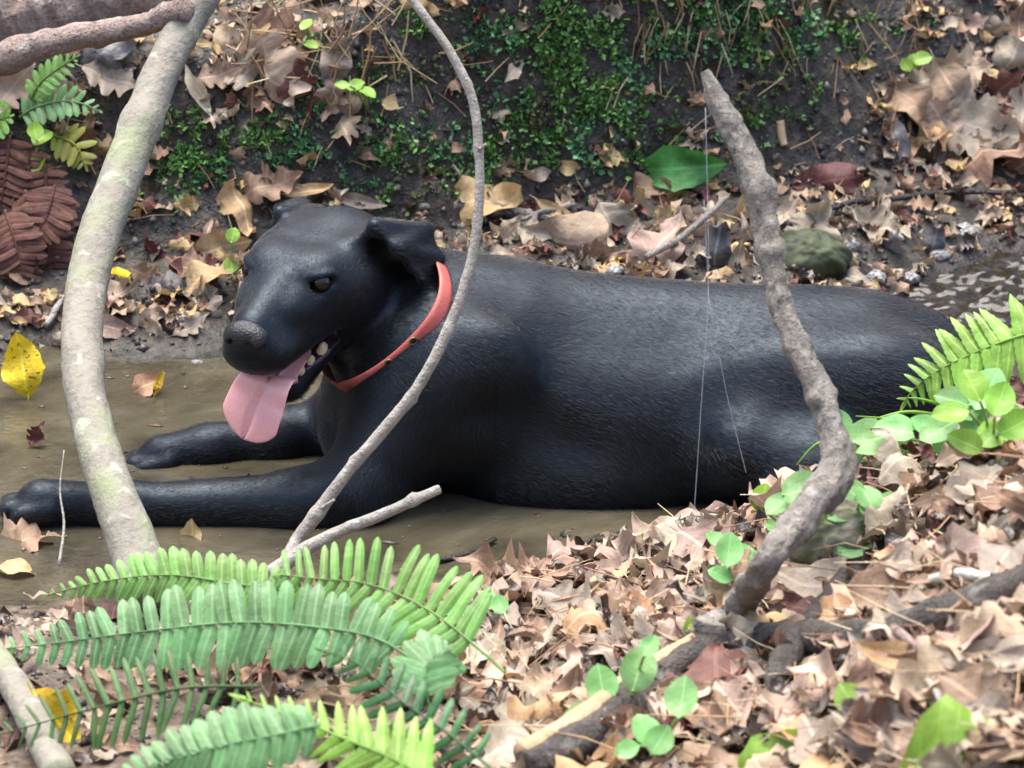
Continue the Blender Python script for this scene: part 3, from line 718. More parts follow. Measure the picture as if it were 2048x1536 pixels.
# ------------------------------------------------------------------ far-bank leaves, placed one by one
CN = {'tan': 'tan', 'brown': 'brown', 'pink': 'pinkish tan', 'grey': 'grey-brown', 'orange': 'orange-brown', 'golden': 'golden brown', 'dark': 'dark wet',
      'pale': 'pale cream', 'maroon': 'dark maroon', 'slate': 'slate grey wet', 'yellow': 'yellow'}
KN = {'oak': 'lobed oak', 'maple': 'pointed maple', 'beech': 'oval', 'narrow': 'narrow'}
far_leaves = [
 # left ledge and overhang
 (240, 22, 95, 10, 'beech', 'orange', 'L'), (451, 96, 75, 80, 'beech', 'tan', 'L'), (513, 90, 85, 20, 'oak', 'golden', 'L'), (565, 82, 110, -10, 'maple', 'brown', 'L'),
 (547, 150, 125, -40, 'maple', 'pink', 'L'), (600, 172, 95, -70, 'oak', 'maroon', 'L'), (668, 122, 90, 75, 'beech', 'grey', 'L'), (441, 150, 70, 15, 'oak', 'tan', 'L'),
 (400, 182, 85, -60, 'narrow', 'pale', 'L'), (205, 118, 115, 30, 'maple', 'slate', 'L'), (680, 245, 85, -75, 'oak', 'tan', 'L'), (700, 205, 60, 60, 'beech', 'grey', 'L'),
 (630, 70, 70, 160, 'oak', 'brown', 'L'), (480, 140, 80, 140, 'maple', 'grey', 'L'), (200, 305, 70, 20, 'oak', 'brown', 'L'), (175, 260, 60, 70, 'beech', 'brown', 'L'),
 (225, 160, 90, -20, 'oak', 'grey', 'L'), (360, 120, 80, 60, 'oak', 'tan', 'L'), (120, 190, 85, 10, 'maple', 'grey', 'L'), (30, 170, 90, 50, 'oak', 'pink', 'L'), (580, 120, 60, 200, 'beech', 'orange', 'L'),
 (660, 195, 70, 250, 'oak', 'pink', 'L'), (420, 225, 60, -80, 'oak', 'grey', 'L'), (520, 200, 65, -60, 'oak', 'brown', 'L'),
 # foot of the bank left of the head
 (482, 418, 105, -75, 'beech', 'golden', 'M'), (540, 372, 105, 20, 'oak', 'brown', 'M'), (440, 500, 110, 15, 'beech', 'golden', 'M'), (300, 505, 70, 70, 'oak', 'maroon', 'M'),
 (235, 598, 90, 35, 'maple', 'tan', 'M'), (335, 577, 70, 10, 'maple', 'slate', 'M'), (228, 660, 75, -10, 'beech', 'pink', 'M'), (322, 634, 50, 120, 'oak', 'pale', 'M'),
 (428, 565, 120, 20, 'beech', 'golden', 'M'), (415, 610, 85, 100, 'oak', 'pale', 'M'), (240, 552, 46, -15, 'beech', 'yellow', 'M'), (385, 655, 70, 30, 'oak', 'grey', 'M'),
 (415, 470, 60, 80, 'narrow', 'tan', 'M'), (300, 560, 70, -30, 'oak', 'brown', 'M'), (375, 540, 80, 160, 'maple', 'brown', 'M'), (330, 665, 50, 10, 'oak', 'dark', 'M'), (110, 690, 60, 30, 'oak', 'grey', 'M'),
 (620, 385, 90, 5, 'narrow', 'golden', 'M'), (720, 405, 90, -10, 'narrow', 'grey', 'M'), (670, 395, 50, 30, 'oak', 'pale', 'M'),
 # strip along the dog's back
 (965, 412, 155, 8, 'beech', 'golden', 'R'), (1005, 480, 80, 40, 'oak', 'tan', 'R'), (1122, 442, 100, -35, 'narrow', 'golden', 'R'), (1140, 490, 165, 5, 'beech', 'tan', 'R'),
 (1232, 472, 110, -60, 'maple', 'grey', 'R'), (1322, 508, 145, 70, 'maple', 'pink', 'R'), (1292, 380, 95, 5, 'beech', 'brown', 'R'), (1278, 418, 70, 60, 'beech', 'golden', 'R'),
 (1418, 438, 70, 50, 'oak', 'pale', 'R'), (1432, 520, 125, 80, 'beech', 'slate', 'R'), (1490, 420, 130, 65, 'narrow', 'golden', 'R'), (1472, 535, 95, 75, 'narrow', 'tan', 'R'),
 (1590, 526, 100, -8, 'beech', 'pink', 'R'), (1655, 372, 125, 10, 'beech', 'maroon', 'R'), (1745, 420, 75, -45, 'oak', 'grey', 'R'), (1745, 462, 100, -30, 'oak', 'pale', 'R'),
 (1625, 460, 110, 70, 'maple', 'grey', 'R'), (1240, 430, 60, 20, 'oak', 'pale', 'R'), (1200, 520, 85, 10, 'oak', 'brown', 'R'), (1380, 470, 80, 30, 'oak', 'pink', 'R'),
 (1500, 480, 80, 110, 'oak', 'grey', 'R'), (1360, 545, 70, 20, 'beech', 'grey', 'R'), (1060, 470, 85, -20, 'oak', 'grey', 'R'), (1050, 440, 80, 170, 'narrow', 'dark', 'R'), (1560, 440, 80, 40, 'beech', 'grey', 'R'),
 (1700, 500, 60, 10, 'oak', 'pale', 'R'), (1780, 500, 70, 60, 'oak', 'slate', 'R'), (1860, 500, 90, 75, 'beech', 'slate', 'R'), (1800, 380, 70, 10, 'oak', 'brown', 'R'), (1690, 340, 60, 0, 'oak', 'grey', 'R'),
 (1340, 400, 80, -10, 'oak', 'golden', 'R'), (1270, 545, 60, -60, 'oak', 'brown', 'R'), (1010, 335, 50, 20, 'oak', 'brown', 'R'),
 # heap at the right
 (1830, 235, 130, -55, 'beech', 'brown', 'H'), (1905, 190, 130, -60, 'beech', 'tan', 'H'), (1955, 262, 150, -15, 'maple', 'grey', 'H'), (1860, 160, 90, 20, 'oak', 'pale', 'H'),
 (1965, 335, 165, 5, 'beech', 'brown', 'H'), (2010, 125, 105, 65, 'beech', 'pale', 'H'), (1785, 282, 90, -70, 'beech', 'slate', 'H'), (1855, 292, 90, 20, 'oak', 'orange', 'H'),
 (2030, 345, 110, 30, 'oak', 'brown', 'H'), (1985, 70, 80, 60, 'oak', 'grey', 'H'), (1930, 140, 90, 10, 'maple', 'tan', 'H'), (1990, 190, 110, 40, 'oak', 'maroon', 'H'), (1800, 190, 80, -20, 'oak', 'tan', 'H'),
 (2040, 230, 120, 80, 'oak', 'grey', 'H'), (1880, 245, 100, 120, 'oak', 'pink', 'H'), (1940, 50, 60, 20, 'oak', 'pink', 'H'), (2035, 60, 90, 80, 'oak', 'brown', 'H'), (1870, 330, 90, 10, 'maple', 'dark', 'H'),
 (2070, 290, 120, 20, 'maple', 'tan', 'H'), (2090, 150, 120, 60, 'oak', 'grey', 'H'), (1900, 395, 80, 10, 'oak', 'dark', 'H'), (-40, 240, 90, 20, 'oak', 'grey', 'L'), (-60, 600, 90, 0, 'oak', 'brown', 'M'),
]
PLACE = {'L': 'on the leafy ledge above the pale trunk', 'M': 'on the muddy shore by the dog\'s face', 'R': 'in the litter behind the dog\'s back', 'H': 'in the leaf heap on the far bank'}
for (px, py, l, a, kd, c, z) in far_leaves:
    leaf(px, py, l * (1.42 if z == 'L' else 1.25), a, kd, c, '%s %s leaf %s' % (CN[c], KN[kd], PLACE[z]), face=.62, lift=1.0, group='%s %s leaves %s' % (CN[c], KN[kd], PLACE[z]), jit=.28)
# leaves in and by the water
def wat(px, py, z=.004): return P(px, py, z=z)
def water_leaf(px, py, l, ang, kd, c, label, var, tilt, z=.004, sy=1.0):
    return leaf(px, py, l, ang, kd, c, label, var, face=tilt, lift=0, at=wat(px, py, z), jit=.05, sy=sy)
leaf(45, 728, 135, 100, 'beech', 'yellow', 'bright yellow spotted leaf standing in mud beside the creek', 0, .95, 0, sy=1.25, jit=.02, at=P(45, 728, P(45, 790, z=0)[1]))
water_leaf(298, 768, 82, 30, 'beech', 'orange', 'orange-brown oval leaf half sunk in the creek', 0, .55, .010, 1.3)
water_leaf(318, 765, 60, 70, 'narrow', 'yellow', 'narrow yellow leaf edge beside the half sunk orange leaf', 0, .8, .016)
water_leaf(75, 868, 60, 60, 'oak', 'maroon', 'small curled maroon leaf standing in the creek', 2, .7, .014)
water_leaf(380, 1085, 100, 80, 'beech', 'golden', 'oval golden leaf lying under the shallow water', 0, .1, -.006, 1.2)
water_leaf(60, 1085, 150, 20, 'maple', 'brown', 'brown pointed leaf sunk near the dog\'s outstretched paw', 1, .2, -.003)
water_leaf(20, 1140, 120, 170, 'beech', 'golden', 'golden oval leaf sunk at the muddy edge below the paw', 0, .2, .004)
water_leaf(1280, 1088, 90, -10, 'narrow', 'golden', 'narrow yellowish leaf floating by the near shore', 0, .3, .004)
water_leaf(1130, 1068, 40, 50, 'narrow', 'dark', 'short dark leaf sliver floating on the creek', 1, .3, .003)
leaf(1362, 338, 185, 4, 'beech', 'green', 'large fresh green leaf lying above the dog\'s back', 0, .8, 1.4, sy=.95, name='green_leaf', jit=.02)
leaf(1265, 1187, 90, 0, 'oak', 'lime', 'small lime green leaf with a hole on brown litter', 0, .7, 1, name='green_leaf', jit=.05)
leaf(1955, 1525, 300, 10, 'beech', 'lime', 'big bright lime leaf under the brown oak leaves', 1, .6, 1, name='green_leaf', sy=1.5, jit=.03)
leaf(1560, 1515, 190, 25, 'beech', 'lime', 'pointed bright green leaf beside a curled brown leaf', 0, .6, 1, name='green_leaf', jit=.03)
leaf(115, 1462, 150, -50, 'beech', 'yellow', 'yellow leaf behind the olive fern frond', 0, .85, 3.0, sy=1.5, jit=.02)

# ------------------------------------------------------------------ near-bank leaves: individuals on top of the litter
big = [(1900, 1400, 290, 200, 'oak', 'tan'), (1700, 1400, 220, 160, 'maple', 'pink'), (1985, 1285, 240, 70, 'oak', 'pink'), (1580, 1180, 230, 5, 'beech', 'tan'), (1440, 1390, 250, 80, 'oak', 'maroon'),
       (1385, 1440, 200, 60, 'oak', 'pink'), (1060, 1480, 230, 30, 'oak', 'orange'), (1800, 1490, 240, 10, 'maple', 'brown'), (1640, 1470, 170, 0, 'beech', 'orange'), (1980, 1430, 240, 120, 'oak', 'brown'),
       (1700, 1260, 170, -50, 'beech', 'orange'), (1200, 1260, 170, 20, 'oak', 'orange'), (1030, 1390, 170, -20, 'maple', 'pink'), (970, 1340, 110, 10, 'beech', 'pale'), (1160, 1130, 150, 20, 'maple', 'pink'),
       (1060, 1170, 140, 160, 'oak', 'grey'), (1340, 1110, 120, 60, 'maple', 'slate'), (1310, 1100, 100, 40, 'oak', 'pink'), (1440, 1170, 110, 80, 'beech', 'pink'), (1985, 990, 150, 80, 'oak', 'pale'),
       (1995, 1080, 160, 100, 'oak', 'tan'), (1850, 950, 180, 10, 'maple', 'grey'), (1930, 930, 120, 40, 'maple', 'pink'), (1800, 1060, 170, 80, 'oak', 'grey'), (1900, 1110, 150, 40, 'oak', 'pink'),
       (1480, 965, 90, 20, 'oak', 'brown'), (1510, 960, 80, 110, 'oak', 'pink'), (1230, 1180, 100, 20, 'oak', 'golden'), (1480, 1450, 220, 100, 'oak', 'pink'), (1300, 1500, 160, 150, 'oak', 'brown'),
       (700, 1400, 120, 40, 'oak', 'tan'), (780, 1420, 130, 20, 'maple', 'brown'), (860, 1480, 160, 60, 'oak', 'pink'), (560, 1350, 110, 20, 'oak', 'brown'), (420, 1400, 120, 70, 'beech', 'pink')]
NEARP = {0: 'on the low near bank behind the ferns', 1: 'on the near bank between creek and fallen branch', 2: 'on the right slope above the fallen branch', 3: 'in the litter in front of the fallen branch'}
def zone(x, y):
    if x < -.12: return 0
    if y < -.85: return 3
    return 2 if x > .3 else 1
def near_leaf(g, L, ang, kd, c, face, lift, jit):
    n = tnormal(g[0], g[1], .03); z = n * (1 - face) + TOCAM * face + RNG.normal(0, jit, 3); z /= np.linalg.norm(z); a = math.radians(ang)
    k = int(RNG.integers(len(LEAFME[kd]))); o = obj('fallen_leaf', LEAFME[kd][k], None, None, basis(np.array([math.cos(a), math.sin(a), 0]), z, g + n * (.008 + lift * L * .07), L)); setmat(o, LM[c])
    t = '%s %s leaf %s' % (CN[c], KN[kd], NEARP[zone(g[0], g[1])]); tag(o, t, 'leaf', t.replace('leaf ', 'leaves ', 1))
for (px, py, l, a, kd, c) in big:
    g = G(px, py); near_leaf(g, l * HT / 1024 * ((g - CAM) @ FWD), a, kd if kd != 'maple' else 'oak', c, .35, 1.0, .22)
CW = ['tan', 'tan', 'brown', 'brown', 'brown', 'pink', 'grey', 'grey', 'grey', 'orange', 'pale', 'brown', 'grey']
cnt = 0
cand = np.stack([RNG.uniform(560, 2120, 900), RNG.uniform(880, 1580, 900)], 1); candg = Gm(cand[:, 0], cand[:, 1]); ci = -1
while cnt < 225:
    ci += 1; px, py = cand[ci]; g = candg[ci]
    ysr = float(np.interp(g[0], NS_X, NS_Y))
    if g[1] > ysr - .015 or gz(g[0], g[1]) < .012: continue
    if px < 900 and RNG.random() < .55: continue
    kd = ['oak', 'oak', 'oak', 'beech', 'beech', 'beech', 'narrow'][int(RNG.integers(7))]
    near_leaf(g, RNG.uniform(.055, .105), RNG.uniform(0, 360), kd, CW[int(RNG.integers(len(CW)))], RNG.uniform(.0, .4), RNG.uniform(.2, 1.0), .3); cnt += 1
# the litter below them: one mass
def scatter(name, label, geos, mats, pts, nrm, size, tilt, cat=None, matpick=None):
    VV, FF, UU, MI = [], [], [], []; off = 0
    for p, n, s in zip(pts, nrm, size):
        g = geos[int(RNG.integers(len(geos)))]; z = n + RNG.normal(0, tilt, 3); a = RNG.uniform(0, 6.283)
        M = np.array(basis((math.cos(a), math.sin(a), RNG.normal(0, .15)), z, p, s)); VV.append(g[0] @ M[:3, :3].T + M[:3, 3]); F_ = g[1]
        FF.append(F_ + off); UU.append(g[2]); MI.append(np.full(len(F_), RNG.integers(len(mats)) if matpick is None else matpick())); off += len(g[0])
    o = obj(name, fastmesh(name, np.vstack(VV), np.vstack(FF), np.vstack(UU), np.concatenate(MI)), mats)
    return tag(o, label, cat, kind='stuff')
small = [leaf_geo(kd, 7 if kd != 'oak' else 15, c, f, 2.0, 60 + i, 0, .18, 1) for i, (kd, c, f) in enumerate((('oak', 1.2, .4), ('oak', -.8, -.4), ('beech', 1.6, .5), ('beech', -.6, .3), ('oak', .9, .5), ('beech', -1.2, -.5), ('narrow', .9, .5), ('beech', 2.2, -.4)))]
pts, nr, sz = [], [], []
lx, ly = RNG.uniform(-.95, 1.05, 12000), RNG.uniform(-1.75, -.15, 12000); lz = terrain(lx, ly); ln_ = tnormals(lx, ly, .03); li_ = -1
while len(pts) < 4600:
    li_ += 1; x, y = lx[li_], ly[li_]
    if y > np.interp(x, NS_X, NS_Y) - .012: continue
    if RNG.random() > .35 + .65 * sstep(-.35, .0, x): continue
    p = np.array([x, y, lz[li_]])
    if p[2] < .008: continue
    n = ln_[li_]; pts.append(p + n * RNG.uniform(.002, .014)); nr.append(n); sz.append(RNG.uniform(.022, .062))
LMIX = [LM[k] for k in ('tan', 'brown', 'brown', 'pink', 'grey', 'grey', 'maroon', 'dark', 'dark', 'brown')]
scatter('leaf_litter', 'layer of small crumpled brown leaf litter over the near bank', small, LMIX, pts, nr, sz, .45, 'leaf litter')
# broken leaf scraps on the far bank's foot and ledge
pts, nr, sz = [], [], []
cg = Gm(RNG.uniform(-150, 2200, 6000), RNG.uniform(-60, 660, 6000)); cn_ = tnormals(cg[:, 0], cg[:, 1]); ci = -1
while len(pts) < 1500 and ci < 5990:
    ci += 1; g = cg[ci]; n = cn_[ci]
    if g[1] < np.interp(g[0], FS_X, FS_Y) + .01 or g[2] < .01: continue
    steep = n[2] < .6
    if steep and RNG.random() < .86: continue
    pts.append(g + n * .004); nr.append(n * .6 + TOCAM * .4); sz.append(RNG.uniform(.016, .048))
scatter('leaf_scraps', 'small wet leaf scraps strewn over the far bank', small, [LM[k] for k in ('brown', 'grey', 'brown', 'dark', 'tan', 'golden', 'maroon')], pts, nr, sz, .5, 'leaf litter')

# ------------------------------------------------------------------ bark
def make_bark(name, c1, c2, spot=None, scale=30, bump=.5, moss=0, rough=.8):
    t = NT(name); g = t.n.new('ShaderNodeNewGeometry'); v = g.outputs['Position']
    n = t.noise(v, scale, 5, .6); f = t.noise(v, scale * 6, 4, .65)
    c = t.mix(t.val(n, 0, 1, .3, .7), c1, c2); c = t.mix(t.val(f, 0, .6, .5, .75), c, tuple(k * .45 for k in c1))
    if spot: c = t.mix(t.ramp(t.noise(v, 42, 2, .4, .3), [(.63, (0, 0, 0)), (.70, (.6,) * 3)]), c, spot)
    if moss: c = t.mix(t.ramp(t.noise(v, 11, 3, .5), [(.54, (0, 0, 0)), (.68, (moss,) * 3)]), c, (.16, .24, .06))
    if spot is not None and scale > 25: c = t.mix(t.ramp(t.noise(v, scale * 2.2, 4, .7, .8), [(.30, (.75,) * 3), (.40, (0, 0, 0))]), c, tuple(k * .3 for k in c1))
    t.set(Base_Color=c, Roughness=rough); b = t.bump(f, bump, .009); t.bump(n, bump, .014, b); return t.m
BARK = make_bark('bark_pale', (.185, .168, .130), (.265, .242, .192), (.42, .395, .33), 22, .35, .35)
TWIG = make_bark('bark_twig', (.31, .28, .235), (.47, .43, .37), (.60, .57, .51), 60, .6)
BRANCH = make_bark('bark_branch', (.23, .20, .165), (.42, .38, .325), (.56, .53, .48), 62, .9)
DARKB = make_bark('bark_dark', (.05, .042, .036), (.14, .115, .095), (.30, .28, .25), 40, .9)
PINKB = make_bark('bark_pink_brown', (.27, .19, .155), (.47, .355, .30), (.60, .54, .49), 34, 1.0)
WOOD = make_bark('bare_wood', (.42, .27, .14), (.52, .37, .22), None, 40, .5)
WETB = make_bark('wet_stick', (.010, .008, .007), (.03, .024, .02), None, 60, .5, rough=.25)
def tube_geo(C, R, seg=12, rough=.0, seed=0, knots=()):
    """C (n,3) centre line, R radii; returns verts, faces"""
    C = np.asarray(C, float); n = len(C); V, F = [], []; T0 = C[1] - C[0]; ref = np.array([0, 0, 1.0]) if abs(T0[2]) < np.linalg.norm(T0) * .8 else np.array([0, 1.0, 0])
    A = np.cross(ref, T0); A /= np.linalg.norm(A); s = np.concatenate([[0], np.cumsum(np.linalg.norm(np.diff(C, axis=0), axis=1))])
    for i in range(n):
        T = C[min(i + 1, n - 1)] - C[max(i - 1, 0)]; T /= np.linalg.norm(T); A = A - T * (A @ T); A /= np.linalg.norm(A); B = np.cross(T, A)
        for j in range(seg):
            a = 2 * math.pi * j / seg; r = R[i] * (1 + rough * (float(vnoise(s[i] * 40, j * .9 + seed * 7, seed)) * .6 + float(vnoise(s[i] * 140, j * 1.7, seed + 3)) * .4))
            for (ks, ka, kr) in knots: r += R[i] * kr * math.exp(-((s[i] / s[-1] - ks) * s[-1] / (R[i] * .8)) ** 2) * (.35 + .65 * max(0, math.cos(a - ka)) ** 2)
            V.append(C[i] + (A * math.cos(a) + B * math.sin(a)) * r)
    for i in range(n - 1):
        for j in range(seg): F.append((i * seg + j, i * seg + (j + 1) % seg, (i + 1) * seg + (j + 1) % seg, (i + 1) * seg + j))
    V += [C[0], C[-1]]
    for j in range(seg): F.append((len(V) - 2, (j + 1) % seg, j)); F.append((len(V) - 1, (n - 1) * seg + j, (n - 1) * seg + (j + 1) % seg))
    return V, F
def pxpath(spec):
    """spec rows (px, py, y, width_px) -> centre points and radii in metres"""
    pts = [P(a, b, c) for a, b, c, w in spec]; return pts, [w * .5 * HT / 1024 * ((p - CAM) @ FWD) for p, (_, _, _, w) in zip(pts, spec)]
def stick(name, spec, mat, parent=None, sub=8, seg=12, rough=.15, seed=0, knots=(), world=None, wob=0):
    pts, rad = pxpath(spec) if world is None else world
    C = catmull(pts, sub); R = np.interp(np.linspace(0, 1, len(C)), np.linspace(0, 1, len(pts)), rad)
    if wob:
        q = np.arange(len(C)); C = C + wob * np.stack([vnoise(q * .35, q * 0 + seed, 1), vnoise(q * .35, q * 0 + seed, 2), vnoise(q * .35, q * 0 + seed, 3)], 1)
    return obj(name, mesh(name, *tube_geo(C, R, seg, rough, seed, knots)), mat, parent)
def ground_y(px, py): return float(G(px, py)[1])
# pale leaning trunk on the left: rooted at the near shore, leaning over to the far bank
trunk_spec = [(300, 1215, -.47, 125), (275, 1120, -.42, 104), (235, 1010, -.36, 92), (192, 880, -.27, 84), (168, 760, -.18, 82), (165, 640, -.08, 84), (190, 500, .03, 86), (232, 380, .12, 84),
              (282, 250, .21, 80), (325, 140, .28, 74), (392, 10, .35, 70), (470, -130, .42, 66), (520, -420, .45, 58)]
sap = tag(empty('sapling_trunk', P(290, 1190, -.45)), 'pale smooth leaning trunk with light lichen spots crossing the dog\'s paw', 'tree')
stick('trunk', trunk_spec, BARK, sap, 10, 18, .07, 2, [(.62, 1.2, .28), (.30, 3.5, .16), (.78, 4.0, .15)])
# thin stem in front of the dog's shoulder
stem = tag(empty('thin_stem', P(585, 1100, -.40)), 'thin pale curved stem crossing in front of the dog\'s shoulder', 'branch')
stick('stem', [(560, 1150, -.43, 30), (590, 1088, -.40, 26), (625, 1040, -.39, 30), (690, 950, -.38, 24), (765, 862, -.37, 24), (835, 775, -.36, 22), (898, 655, -.34, 22), (938, 540, -.32, 21), (956, 430, -.30, 20),
      (958, 310, -.28, 19), (945, 200, -.26, 19), (895, 95, -.24, 18), (822, -5, -.22, 17), (730, -140, -.2, 15), (660, -330, -.2, 12)], TWIG, stem, 10, 10, .16, 4,
      [(.09, 2, .5), (.17, 1, .25), (.27, 4, .45), (.36, 2, .2), (.5, 5, .35), (.58, 1, .4), (.66, 3, .35), (.80, 2, .3)])
stick('spur', [(958, 300, -.282, 10), (972, 288, -.285, 6)], TWIG, stem, 3, 6)
stick('spur', [(640, 1020, -.39, 14), (668, 1000, -.40, 6)], TWIG, stem, 3, 6)
tw = tag(stick('broken_twig', [(540, 1150, -.46, 34), (600, 1105, -.44, 30), (680, 1062, -.42, 24), (760, 1030, -.40, 24), (830, 1000, -.385, 22), (878, 978, -.37, 20)], TWIG, None, 8, 10, .2, 8, [(.85, 1, .5), (.5, 3, .4)]), 'short broken pale twig resting above the fern tips', 'twig')
# knotted branch at the right, standing up from the fallen branch
br = tag(empty('knotted_branch', P(1440, 1290, -.86)), 'knotted grey-brown branch rising from the near bank past the dog\'s flank', 'branch')
PALE = simple('pale_scar', (.62, .60, .56), .6, .4, 200)
for a, b, y, r in ():
    c = P(a, b, y); V_, F_ = tube_geo([c - TOCAM * .016, c - TOCAM * .004, c - TOCAM * .002], [r * .6, r * .55, r * .3], 8); obj('scar', mesh('scar', V_, F_), PALE, br)
fb_spec = [(1060, 1560, 0, 90), (1180, 1478, 0, 78), (1300, 1385, 0, 70), (1420, 1305, 0, 62), (1560, 1288, 0, 66), (1740, 1285, 0, 66), (1900, 1240, 0, 74), (2060, 1175, 0, 76), (2200, 1110, 0, 70)]
fw = []
for a, b, _, w in fb_spec:
    g = G(a, b + w * .3); r = w * .5 * HT / 1024 * ((g - CAM) @ FWD); fw.append((g + np.array([0, 0, r * .9 + .004]), r))
fallen = tag(empty('fallen_branch', fw[3][0] - np.array([0, 0, .02])), 'dark fallen branch lying across the brown leaves on the near bank', 'branch')
stick('bark_limb', None, DARKB, fallen, 8, 12, .2, 9, [(.2, 1, .3), (.55, 3, .4)], ([p for p, r in fw], [r for p, r in fw]))
sp = [(fw[k][0] + np.array([-.006, .010, fw[k][1] * .42]), fw[k][1] * .72) for k in range(4)]; sp[3] = (sp[3][0] + np.array([.0, 0, 0]), .008)
wd = stick('split_face', None, WOOD, fallen, 8, 10, .12, 11, (), ([p for p, r in sp], [r for p, r in sp])); wd['label'] = 'bare tan split wood of the branch'
stick('side_limb', [(1694, 1145, fw[4][0][1] + .05, 40), (1668, 1190, fw[4][0][1] + .03, 46), (1640, 1228, fw[4][0][1] + .0, 56), (1600, 1280, fw[4][0][1] - .04, 62), (1560, 1335, fw[4][0][1] - .09, 54), (1548, 1385, fw[4][0][1] - .12, 44), (1540, 1440, fw[4][0][1] - .15, 40)], DARKB, fallen, 7, 12, .2, 12, [(.5, 2, .3)])
LS = pxpath([(1470, 1225, fw[3][0][1] + .05, 56), (1530, 1130, -.77, 58), (1600, 1040, -.70, 58), (1672, 945, -.63, 66), (1668, 880, -.60, 54), (1645, 800, -.57, 50), (1600, 705, -.54, 48), (1560, 610, -.51, 46), (1540, 500, -.48, 48),
      (1518, 385, -.45, 54), (1478, 285, -.42, 48), (1437, 205, -.40, 40), (1410, 142, -.385, 20)])
stick('limb', None, BRANCH, br, 16, 18, .40, 6,
      [(.20, 1, .3), (.34, 3, .5), (.42, 2, .35), (.50, 4.5, .5), (.57, 1, .45), (.64, 3, .4), (.70, 5, .35), (.76, 2, .45), (.84, 3, .5), (.93, 4, .55)], ([fw[3][0]] + LS[0], [.026] + LS[1]))
def ground_twig(name, spec, mat, label, cat='twig', seed=0, lift=.004, rough=.2, wob=.002):
    pts = [G(a, b) + np.array([0, 0, lift]) for a, b, w in spec]; rad = [w * .5 * HT / 1024 * ((p - CAM) @ FWD) for p, (_, _, w) in zip(pts, spec)]
    return tag(stick(name, None, mat, None, 6, 8, rough, seed, (), (pts, rad), wob), label, cat)
ground_twig('twig', [(1760, 1192, 16), (1850, 1200, 20), (1930, 1190, 22), (2060, 1225, 18)], simple('lichen_twig', (.55, .54, .47), .8, .5, 120), 'crooked whitish lichen twig lying above the fallen branch', seed=1, lift=.022)
ground_twig('twig', [(1745, 1275, 16), (1800, 1325, 22), (1840, 1365, 18)], PINKB, 'short greyish pink twig among the brown oak leaves', seed=2, lift=.03)
ground_twig('twig', [(1830, 1395, 14), (1870, 1440, 16), (1900, 1500, 14)], TWIG, 'pale twig lying between big brown leaves', seed=3, lift=.03)
ground_twig('twig', [(830, 1245, 12), (900, 1240, 16), (970, 1225, 16), (1030, 1215, 12)], DARKB, 'thin dark twig on the litter beside the fern', seed=4, lift=.012)
ground_twig('twig', [(1020, 1000, 10), (1200, 1000, 10)], WETB, 'thin dark twig under the dog', seed=5) if False else None
ground_twig('twig', [(-20, 1350, 60), (40, 1430, 66), (90, 1520, 70), (120, 1600, 70)], BARK, 'thick pale stick lying under the olive fern frond', 'stick', 6, .025)
ground_twig('twig', [(1660, 436, 12), (1760, 422, 13), (1880, 408, 12), (2030, 404, 10)], WETB, 'long thin black twig along the wet far shore', seed=7, lift=.016)
ground_twig('twig', [(1290, 560, 12), (1360, 520, 15), (1420, 470, 14), (1450, 440, 9)], BRANCH, 'thin grey twig slanting behind the dog\'s back', seed=8, lift=.03)
ground_twig('twig', [(840, 432, 14), (950, 432, 18), (1030, 440, 18), (1110, 462, 14)], BRANCH, 'brown twig lying behind the dog\'s neck', seed=9, lift=.014)
ground_twig('twig', [(1150, 440, 10), (1080, 455, 10), (1040, 470, 8)], BRANCH, 'short thin twig beside the golden leaf behind the neck', seed=10, lift=.02)
ground_twig('twig', [(905, 345, 7), (925, 385, 9), (930, 400, 8)], PINKB, 'small reddish twig standing against the mossy bank', seed=11, lift=.012)
ground_twig('twig', [(905, 38, 10), (950, 10, 14), (985, -10, 14)], WOOD, 'tan twig hanging over the mossy bank', seed=12, lift=.015)
ground_twig('twig', [(90, 668, 12), (115, 635, 14), (145, 600, 12)], TWIG, 'pale twig leaning on mud behind the trunk', seed=13, lift=.012)
ground_twig('twig', [(1560, 250, 16), (1563, 280, 18), (1568, 300, 14)], simple('tan_chip', (.5, .36, .2), .7, .3), 'small tan wood chip on the dark far bank', 'wood chip', 14, .006, 0, 0)
for k, (sp, lb) in enumerate((([(380, 958, 10), (410, 968, 16), (455, 966, 14), (492, 960, 16)], 'black wet stick floating between the forelegs'), ([(850, 1122, 8), (915, 1112, 12), (960, 1095, 12), (990, 1078, 8)], 'dark sunken twig in the creek before the fern'),
                 ([(1150, 1100, 6), (1185, 1082, 10), (1215, 1068, 7)], 'short dark twig poking from water by the near shore'), ([(440, 972, 8), (470, 966, 12), (500, 950, 7)], 'short black stick crossing the floating one'))):
    tag(stick('wet_stick', None, WETB, None, 6, 8, .2, k, (), ([P(a, b, z=.004) for a, b, w in sp], [w / 2 * HT / 1024 * 4.6 for a, b, w in sp]), .002), lb, 'stick')
# fallen log and twig in the upper left corner
lgp = [G(-190, 190), G(-20, 95), G(120, 55), G(290, 20)]; lg = [(p + np.array([0, 0, .028]), r) for p, r in zip(lgp, (.055, .052, .048, .040))]
tag(stick('fallen_log', None, PINKB, None, 24, 28, .22, 21, [(.4, 1, .2)], ([p for p, r in lg], [r for p, r in lg])), 'thick pinkish brown log lying on top of the far bank', 'log')
tag(stick('fallen_stick', [(-120, 165, .44, 60), (0, 120, .42, 66), (100, 85, .41, 52), (200, 65, .39, 48), (290, 48, .36, 48), (372, 18, .315, 46)], PINKB, None, 9, 14, .22, 22, [(.3, 1, .3), (.6, 4, .3), (.9, 2, .3)]), 'rough pinkish stick resting against the pale trunk', 'stick')
